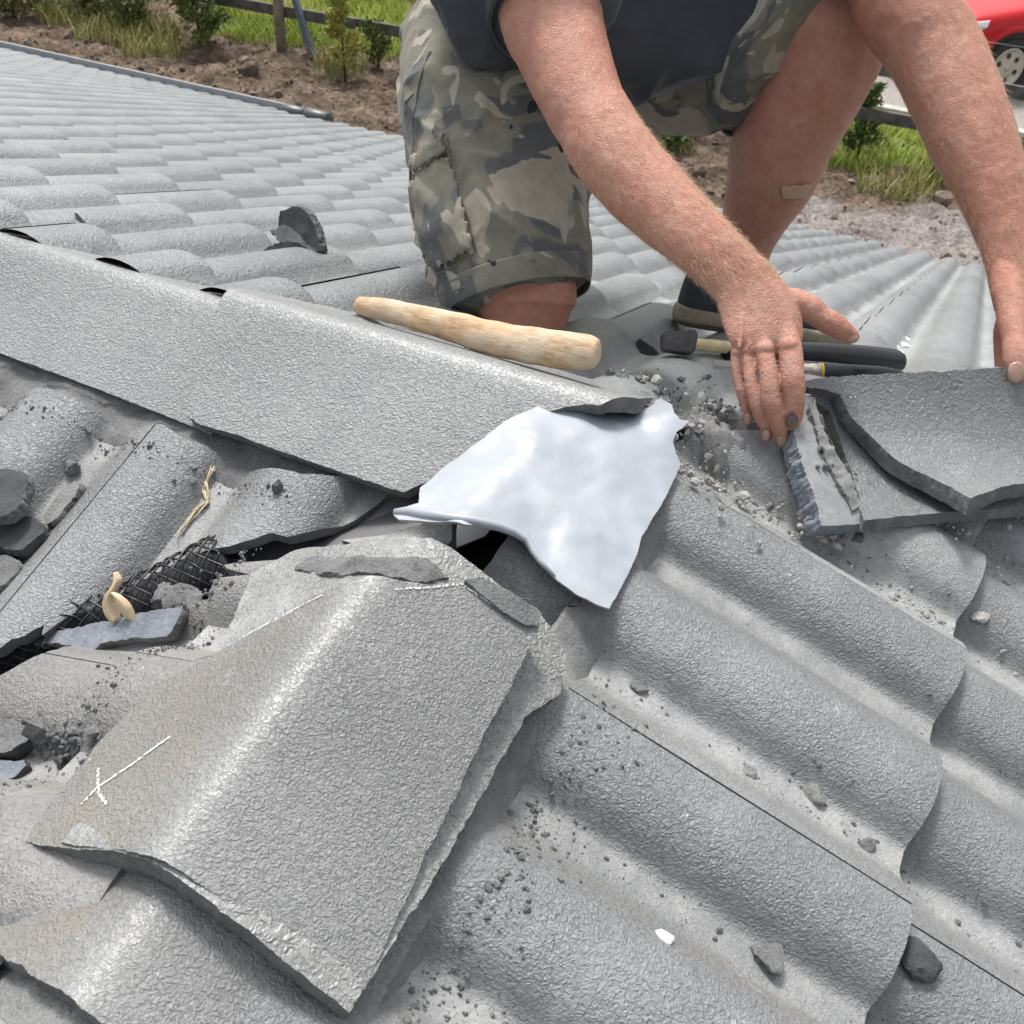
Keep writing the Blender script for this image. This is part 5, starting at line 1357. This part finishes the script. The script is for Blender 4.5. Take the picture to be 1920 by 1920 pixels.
ny_ = len(Y_); fs = [(i*ny_+j, (i+1)*ny_+j, (i+1)*ny_+j+1, i*ny_+j+1) for i in range(len(X_)-1) for j in range(ny_-1)]
m, n, b = newmat('garden_ground'); P_ = tc(n)
n1 = noise(n, P_, 3, 5, .65); n2 = noise(n, P_, 16, 5, .7); n3 = noise(n, P_, 60, 3, .6)
soil = ramp(n, mix(n, .5, n1, n2), [(.38, (.040, .027, .019)), (.5, (.135, .098, .070)), (.64, (.28, .22, .17))])
soil = mix(n, ramp(n, n3, [(.64, g(0)), (.70, g(.7))]), soil, (.34, .31, .27))
clay = ramp(n, mix(n, .5, n2, n3), [(.34, (.10, .075, .062)), (.5, (.27, .24, .225)), (.66, (.44, .41, .39))])
grass = ramp(n, mix(n, .5, n1, n2), [(.35, (.055, .09, .018)), (.6, (.15, .21, .045)), (.75, (.26, .25, .10))])
grav = ramp(n, n3, [(.3, (.22, .20, .18)), (.7, (.50, .47, .43))])
c = mix(n, attr(n, 'clay'), soil, clay); c = mix(n, attr(n, 'grass'), c, grass); c = mix(n, attr(n, 'gravel'), c, grav)
n.links.new(c, b.inputs['Base Color']); b.inputs['Roughness'].default_value = .95; b.inputs['Specular IOR Level'].default_value = .1
n.links.new(bump(n, n2, .05, .8, bump(n, n3, .015, .8)), b.inputs['Normal'])
o = mesh('ground', vs, fs, m, None, True, None, {'grass': ga, 'clay': ca, 'gravel': gv}); setp(o, kind='structure')

# grass: more blades than one can count
def grass_patch(name, polys, cnt, h, cols, label, seed=0, dens=None):
    rnd = np.random.RandomState(seed); vs = []; fs = []; ar = []
    for p in polys:
        xs = [q[0] for q in p]; ys = [q[1] for q in p]; ar.append((max(xs)-min(xs))*(max(ys)-min(ys)))
    tot = sum(ar)
    for p, a_ in zip(polys, ar):
        xs = [q[0] for q in p]; ys = [q[1] for q in p]
        for _ in range(int(cnt*a_/tot)):
            x, y = rnd.uniform(min(xs), max(xs)), rnd.uniform(min(ys), max(ys))
            if not -12 < x < 4 or y > 24: continue
            s = sdist(p, x, y)+.3*mn.noise(Vector((x*1.5, y*1.5, seed)))
            if s < 0 or mn.noise(Vector((x*2.2, y*2.2, seed+4))) < -.25+rnd.uniform(-.2, .2): continue
            hh = h*rnd.uniform(.4, 1.25)*(1+.5*mn.noise(Vector((x*2, y*2, 5)))); a = rnd.uniform(0, 6.28); l_ = rnd.uniform(.2, .9)*hh; w_ = rnd.uniform(.004, .009)
            dx, dy = math.cos(a), math.sin(a); z = gz(x, y)-.01; k = len(vs)
            for q, ww in ((0, 1), (.5, .8), (1, .12)):
                cx_, cy_ = x+dx*l_*q*q, y+dy*l_*q*q
                vs.append((cx_-dy*w_*ww, cy_+dx*w_*ww, z+hh*q)); vs.append((cx_+dy*w_*ww, cy_-dx*w_*ww, z+hh*q))
            fs += [(k, k+1, k+3, k+2), (k+2, k+3, k+5, k+4)]
    m, n, b = newmat(name); P_ = tc(n)
    n.links.new(ramp(n, mix(n, .5, noise(n, P_, 2.5, 3), noise(n, P_, 40, 3)), cols), b.inputs['Base Color']); b.inputs['Roughness'].default_value = .7
    b.inputs['Subsurface Weight'].default_value = 0
    o = mesh(name, vs, fs, m, None, True); setp(o, label, 'grass', None, 'stuff'); return o
gc = [(.3, (.12, .17, .02)), (.5, (.33, .40, .055)), (.7, (.55, .53, .15))]
gd = [(.3, (.14, .16, .04)), (.5, (.34, .33, .11)), (.7, (.52, .41, .22))]
grass_patch('grass', [GR[1], GR[3], GR[4], GR[6]], 42000, .17, gc, 'bright green grass behind and under the timber fence', 1)
grass_patch('weeds', [GR[0], GR[2], GR[5], GR[7]], 15000, .22, gd, 'straggly yellow-green weeds on the bare soil bank', 2)
# clods and stones on the soil
pos = []; siz = []; rnd = np.random.RandomState(8)
for i in range(6000):
    x, y = rnd.uniform(-11, 1.5), rnd.uniform(7.4, 12); s = .012*math.exp(rnd.normal()*.6); pos.append(V(x, y, gz(x, y)+s*.3)); siz.append(s)
crumbs('soil_clods', pos, siz, plain('clod', (.17, .13, .10), .95, var=.5, nscale=8), 'clods and stones on the bare brown soil', 5)

# timber fence: posts and two rails through the whole background
M_TIM = plain('weathered_timber', (.10, .095, .085), .9, var=.55, nscale=9, bd=.004); M_PALEW = plain('pale_post', (.20, .17, .125), .85, var=.3, nscale=12, bd=.004)
fa, fb = G(533, 95), G(1700, 318); fdv = fb-fa; fdv[2] = 0; fdv /= np.linalg.norm(fdv); fn_ = np.cross(fdv, [0, 0, 1.])
def onF(px, py, off=0): return onplane(px, py, fa+fn_*off, fn_)
fence = empty('timber_fence', tuple(onF(1000, 150)), 'weathered two-rail timber fence crossing the garden behind the man', 'fence')
def beam(name, a, b_, w_, h_, mat, parent, sag=0):
    a = np.array(a); b_ = np.array(b_); x = b_-a; L_ = np.linalg.norm(x); x /= L_; y = np.cross([0, 0, 1.], x); y /= np.linalg.norm(y); z = np.cross(x, y)
    vs = []; fs = []; n_ = 12
    for i in range(n_+1):
        p = a+x*L_*i/n_+z*.006*mn.noise(Vector((i*.9, a[0], 0)))
        for sy, sz in ((-1, -1), (1, -1), (1, 1), (-1, 1)): vs.append(p+y*sy*w_/2+z*sz*h_/2)
    for i in range(n_):
        for j in range(4): fs.append((i*4+j, i*4+(j+1) % 4, i*4+4+(j+1) % 4, i*4+4+j))
    fs += [(3, 2, 1, 0), tuple(n_*4+j for j in range(4))]
    return fixn(mesh(name, vs, fs, mat, parent, False))
r2a, r2b = onF(415, 0), onF(1722, 233); rr1 = onF(1665, 133)
dr = (r2b-r2a); dr /= np.linalg.norm(dr)
rl = lambda s, dz=0: r2a+dr*s+V(0, 0, dz)
Lr = np.linalg.norm(r2b-r2a); dz1 = rr1[2]-rl((rr1-r2a)@dr)[2]
for dz_ in (0, dz1):
    for k in range(-1, 6):
        s0 = k*2.6-1.5
        beam('rail', rl(s0, dz_), rl(s0+2.594, dz_+.01*(k % 2)), .045, .12, M_TIM, fence)
sp = (onF(533, 60)-r2a)@dr
for k in range(-2, 6):
    q = rl(sp+k*2.6); q = q+fn_*.08*(1 if fn_@(CPOS-q) > 0 else -1)
    v, f = tube([(q[0], q[1], GZ-.3), (q[0], q[1], GZ+.4), (q[0]+.01, q[1], GZ+dz1+.9)], .06, 12, rr=[.068, .064, .058]); mesh('post', v, f, M_PALEW, fence)
for h_ in (.25, .72, 1.15):
    v, f = tube([rl(-4, h_-.3), rl(2, h_-.32), rl(7, h_-.3), rl(13, h_-.31)], .003, 5); mesh('wire', v, f, M_GUT, fence)
# leaning pole
pa_ = G(588, 112); pb_ = onplane(548, -20, fa-fn_*0+V(0, 0, 0), fn_)
d_ = pb_-pa_; pb_ = pa_+d_*1.35
o = beam('leaning_pole', pa_, pb_, .05, .10, plain('blue_grey_metal', (.17, .20, .25), .45, .3, var=.2), None); setp(o, 'blue-grey metal channel leaning against the fence post', 'pole')
# low wire-and-picket gate at the top left
ga_, gb_ = G(70, 8), G(200, 42); gt = empty('picket_gate', tuple(ga_), 'low grey picket gate lying in the weeds at the top left', 'gate')
M_PK = plain('grey_picket', (.30, .28, .25), .9, var=.3)
dg_ = gb_-ga_; Lg = np.linalg.norm(dg_); dg_ /= Lg
for h_ in (.08, .45, .95): beam('rail', ga_-dg_*.6+V(0, 0, h_), gb_+V(0, 0, h_-.02), .03, .045, M_PK, gt)
for k in range(9):
    q = ga_-dg_*.5+dg_*(Lg+.4)*k/8; beam('picket', q+V(0, 0, -.05), q+V(.03, 0, 1.1), .02, .03, M_PK, gt)

# shrubs: a stem with limbs and many leaves
def shrub(name, base, h, w_, nleaf, cols, label, cat, seed, ll=.05, conifer=False, stem_r=.02):
    rnd = np.random.RandomState(seed); root = empty(name, tuple(base), label, cat)
    M_B = plain('bark', (.10, .075, .05), .9, var=.3)
    vs = []; fs = []; tips = []
    def add(v, f): o_ = len(vs); vs.extend(v); fs.extend([tuple(o_+i for i in q) for q in f])
    top = base+V(rnd.normal()*.05, rnd.normal()*.05, h)
    v, f = tube([base+V(0, 0, -.1), base*.5+top*.5+V(rnd.normal()*.03, 0, 0), top], stem_r, 7, rr=[stem_r, stem_r*.7, stem_r*.2]); add(v, f)
    nb = 26
    for k in range(nb):
        q = .12+.86*k/nb; p = base*(1-q)+top*q; a = rnd.uniform(0, 6.28); L_ = w_*(1-q*.72 if conifer else math.sin(math.pi*min(1, q*.8+.15)))*rnd.uniform(.6, 1.2)
        e = p+V(math.cos(a)*L_, math.sin(a)*L_, L_*rnd.uniform(.3, .9)); m_ = (p+e)/2+V(0, 0, -.03*L_)
        v, f = tube([p, m_, e], .006, 5, rr=[stem_r*.35, stem_r*.22, .002]); add(v, f); tips.append((p, m_, e))
    mesh('trunk', vs, fs, M_B, root)
    lv = []; lf = []
    for _ in range(nleaf):
        p, m_, e = tips[rnd.randint(nb)]; s = rnd.uniform(.25, 1.05); c_ = p*(1-s)**2+2*m_*s*(1-s)+e*s*s+rnd.normal(size=3)*w_*.09
        d = (e-p); d /= np.linalg.norm(d)+1e-6; d = d*.6+rnd.normal(size=3)*.6+V(0, 0, .3); d /= np.linalg.norm(d); sd = np.cross(d, rnd.normal(size=3)); sd /= np.linalg.norm(sd)
        L_ = ll*rnd.uniform(.6, 1.4); W_ = L_*(.16 if conifer else .24); k = len(lv)
        lv += [c_, c_+d*L_*.5+sd*W_, c_+d*L_, c_+d*L_*.5-sd*W_]; lf.append((k, k+1, k+2, k+3))
    m, n, b = newmat('foliage'); P_ = tc(n); n.links.new(ramp(n, mix(n, .4, noise(n, P_, 5, 3), noise(n, P_, 50, 3)), cols), b.inputs['Base Color']); b.inputs['Roughness'].default_value = .6
    mesh('crown', lv, lf, m, root, True)
SH = [((372,90), .95, .42, 5200, [(.3, (.05, .075, .02)), (.5, (.13, .18, .04)), (.7, (.26, .28, .08))], 'leafy green shrub at the top edge left of the fence post', 3, .06, False),
      ((648,150), 1.0, .26, 2600, [(.3, (.12, .14, .02)), (.5, (.32, .33, .06)), (.7, (.50, .45, .12))], 'small yellow-green conifer in front of the fence', 4, .055, True),
      ((705,128), .5, .2, 1200, [(.3, (.06, .09, .02)), (.7, (.22, .27, .07))], 'low green seedling bush between conifer and shirt', 5, .05, False),
      ((1606,300), .75, .20, 2600, [(.3, (.03, .05, .015)), (.5, (.08, .13, .03)), (.7, (.17, .22, .06))], 'dark upright conifer just right of the bare knee', 6, .05, True),
      ((250,62), .55, .42, 2200, [(.3, (.07, .09, .03)), (.7, (.26, .28, .10))], 'ragged low bush among the weeds at the upper left', 7, .07, False),
      ((30,40), .5, .4, 2000, [(.3, (.10, .11, .04)), (.7, (.33, .30, .14))], 'yellowish weedy bush in the top left corner', 8, .07, False),
      ((1255,285), .4, .22, 1200, [(.3, (.04, .09, .015)), (.7, (.16, .26, .06))], 'small green plant seen under the shorts between the legs', 9, .05, False),
      ((165,45), .45, .3, 1400, [(.3, (.09, .11, .03)), (.7, (.30, .30, .12))], 'thin straggly bush beside the picket gate', 10, .06, False)]
for (px, py), h_, w_, nl, cols, lab, sd, ll, con in SH:
    shrub('conifer' if con else 'shrub', G(px, py), h_, w_, nl, cols, lab, 'conifer' if con else 'shrub', sd, ll, con)
# larger trees further off, out of the picture, and a hedge line
for i, (x, y) in enumerate([(-16, 26), (-6, 34), (5, 36), (15, 30)]):
    shrub('tree', V(x, y, GZ), 7+i % 2, 3.0, 5000, [(.3, (.03, .05, .015)), (.7, (.12, .17, .05))], ['first', 'second', 'third', 'fourth'][i]+' broad tree far beyond the driveway, above the picture', 'tree', 20+i, .35, False, .16)

# ------------------------------------------------------------------ red car
M_RED, n, b = newmat('red_paint'); b.inputs['Base Color'].default_value = (.50, .006, .010, 1); b.inputs['Roughness'].default_value = .45; b.inputs['Specular IOR Level'].default_value = .2; b.inputs['Coat Weight'].default_value = .35; b.inputs['Coat Roughness'].default_value = .04
P_ = tc(n); n.links.new(bump(n, noise(n, P_, 1.2, 2), .01, .3), b.inputs['Normal'])
M_TYRE = plain('tyre_rubber', (.022, .022, .023), .75, var=.3, nscale=30); M_RIM = plain('alloy', (.50, .47, .40), .35, .5, var=.15, nscale=30); M_GLS = plain('glass', (.02, .025, .03), .06); M_LMP = plain('lamp_glass', (.75, .77, .80), .08, .3); M_BLK = plain('black_plastic_trim', (.02, .02, .022), .5)
wc = D(1876, 123, 14.35); ch = -(R2*math.cos(rad(24))+FW*math.sin(rad(24))); ch[2] = 0; ch /= np.linalg.norm(ch); cl = np.cross([0, 0, 1.], ch)
WR = .365; zg = wc[2]-WR
car = empty('car', (wc[0], wc[1], zg), 'bright red four-wheel-drive car parked beyond the fence at the top right', 'car')
def cw(x, y, z): return wc*V(1, 1, 0)+V(0, 0, zg)+ch*x+cl*(y-.82)+V(0, 0, z)     # x forward of the front axle, y left of centre line
HW = .93
st = [ # x, half width bottom, half width top, z bottom, z shoulder, z top
 (.93,.62,.55,.38,.62,.80),(.86,.80,.72,.30,.70,.90),(.70,.90,.82,.28,.80,.985),(.40,.93,.84,.30,.90,1.03),(.0,.93,.84,.32,.94,1.07),(-.40,.93,.84,.30,.96,1.11),(-.62,.93,.82,.30,.97,1.15),(-1.3,.93,.85,.28,.99,1.17),(-2.4,.93,.85,.28,1.00,1.17),(-3.3,.93,.84,.32,1.0,1.15),(-3.62,.86,.80,.36,.98,1.12)]
def sec(x, wb, wt, z0, zs, z1): return [cw(x, s*y, z) for s, y, z in ((-1, wb*.9, z0), (-1, wb, z0+.10), (-1, wb, zs-.12), (-1, wb*.985, zs), (-1, wt, z1-.03), (-1, wt*.85, z1), (0, 0, z1+.03), (1, wt*.85, z1), (1, wt, z1-.03), (1, wb*.985, zs), (1, wb, zs-.12), (1, wb, z0+.10), (1, wb*.9, z0))]
vs = []; fs = []
for s_ in st: vs += sec(*s_)
k_ = 13
for i in range(len(st)-1):
    for j in range(k_): fs.append((i*k_+j, i*k_+(j+1) % k_, (i+1)*k_+(j+1) % k_, (i+1)*k_+j))
fs += [tuple(range(k_)), tuple((len(st)-1)*k_+j for j in range(k_))]
o = fixn(mesh('body', vs, fs, M_RED, car, True)); md = o.modifiers.new('s', 'SUBSURF'); md.levels = md.render_levels = 2
gh = [(-.62,.76,1.10,1.13),(-1.25,.70,1.10,1.68),(-1.7,.69,1.10,1.74),(-3.1,.69,1.10,1.72),(-3.5,.74,1.10,1.20)]
vs = []; fs = []
for x, w_, z0, z1 in gh: vs += [cw(x, -w_-.06, z0), cw(x, -w_, z1-.08), cw(x, -w_+.12, z1), cw(x, w_-.12, z1), cw(x, w_, z1-.08), cw(x, w_+.06, z0)]
for i in range(len(gh)-1):
    for j in range(6): fs.append((i*6+j, i*6+(j+1) % 6, (i+1)*6+(j+1) % 6, (i+1)*6+j))
fs += [tuple(range(6)), tuple(24+j for j in range(6))]
fixn(mesh('windows', vs, fs, M_GLS, car, False))
vs = []; fs = []
for x in (-1.3, -3.2): vs += [cw(x, -.70, 1.70), cw(x, -.5, 1.765), cw(x, .5, 1.765), cw(x, .70, 1.70)]
mesh('roof', vs, [(0, 1, 5, 4), (1, 2, 6, 5), (2, 3, 7, 6)], M_RED, car)
boxm('bumper', (0, 0, 0), (1, 1, 1), M_BLK, car)
bp = [c for c in car.children if c.name.startswith('bumper')][0]
bw = Vector(worldloc(car))
for v_ in bp.data.vertices:
    q = v_.co+bw; v_.co = Vector(tuple(cw(.80+q.x*.20, (q.y-.5)*1.5, .24+q.z*.14)))-bw
def disc_ring(cx, side, prof_, mat, name, parent, seg=40):
    """lathe round the axle; prof_ = (radius, outward)"""
    vs = []; fs = []; c_ = cw(cx, side*.82, WR)
    for r_, o_ in prof_:
        for j in range(seg): a = 2*math.pi*j/seg; vs.append(c_+ch*math.cos(a)*r_+V(0, 0, 1)*math.sin(a)*r_+cl*side*o_)
    for i in range(len(prof_)-1):
        for j in range(seg): fs.append((i*seg+j, i*seg+(j+1) % seg, (i+1)*seg+(j+1) % seg, (i+1)*seg+j))
    return mesh(name, vs, fs, mat, parent, True)
for cx in (0., -2.7):
    for side in (1, -1):
        disc_ring(cx, side, [(.02, .118), (.44, .118), (.445, .122), (.46, .122)], M_BLK, 'arch_liner', car)
        disc_ring(cx, side, [(.44, .10), (.455, .135), (.50, .135), (.53, .09)], M_RED, 'wheel_arch', car)
        wh = empty('wheel', (0, 0, 0)); wh.parent = car; c_ = cw(cx, side*.82, WR); wh.location = Vector(tuple(c_))-car.location
        disc_ring(cx, side, [(.255, .07), (.262, .135), (.30, .15), (.345, .148), (.363, .13), (.366, .0), (.366, -.10)], M_TYRE, 'tyre', wh)
        disc_ring(cx, side, [(.0, .128), (.03, .128), (.07, .135), (.11, .125), (.21, .12), (.235, .14), (.252, .147), (.258, .135)], M_RIM, 'rim', wh)
        for q in range(6):
            a = 2*math.pi*(q+.35)/6; hcn = c_+ch*math.cos(a)*.155+V(0, 0, 1)*math.sin(a)*.155+cl*side*.1265; vs = []
            for j in range(16): b2 = 2*math.pi*j/16; vs.append(hcn+ch*math.cos(b2)*.036+V(0, 0, 1)*math.sin(b2)*.036)
            vs2 = [v_-cl*side*.01 for v_ in vs]
            mesh('rim_hole', vs+vs2, [tuple(range(16)), tuple(range(31, 15, -1))]+[(j, (j+1) % 16, 16+(j+1) % 16, 16+j) for j in range(16)], M_BLK, wh, False)
        disc_ring(cx, side, [(.0, .145), (.035, .145), (.045, .13)], M_RIM, 'hub_cap', wh)
for side in (1, -1):
    L0 = Parts()
    vs = []; 
    for x, y, z in ((.90,.60,.80),(.74,.865,.93),(.50,.945,.965),(.52,.952,.90),(.74,.90,.76),(.90,.66,.66)): vs.append(cw(x, side*y, z))
    vs += [p-cl*side*.05-ch*.05 for p in vs]
    o = mesh('headlight', vs, [tuple(range(6)), tuple(range(11, 5, -1))]+[(j, (j+1) % 6, 6+(j+1) % 6, 6+j) for j in range(6)], M_LMP, car, False); fixn(o)
    p = Parts(); p.ball(cw(.77, side*.80, .80), .07); mesh('lens', p.v, p.f, M_LMP, o)
setp(boxm('driveway_edge', (-3.5, wc[1]-1.75, GZ-DROP-.05), (6, wc[1]-1.6, GZ-DROP+.10), plain('pale_concrete_edge', (.42, .41, .38), .9, var=.2, nscale=8)), kind='structure')
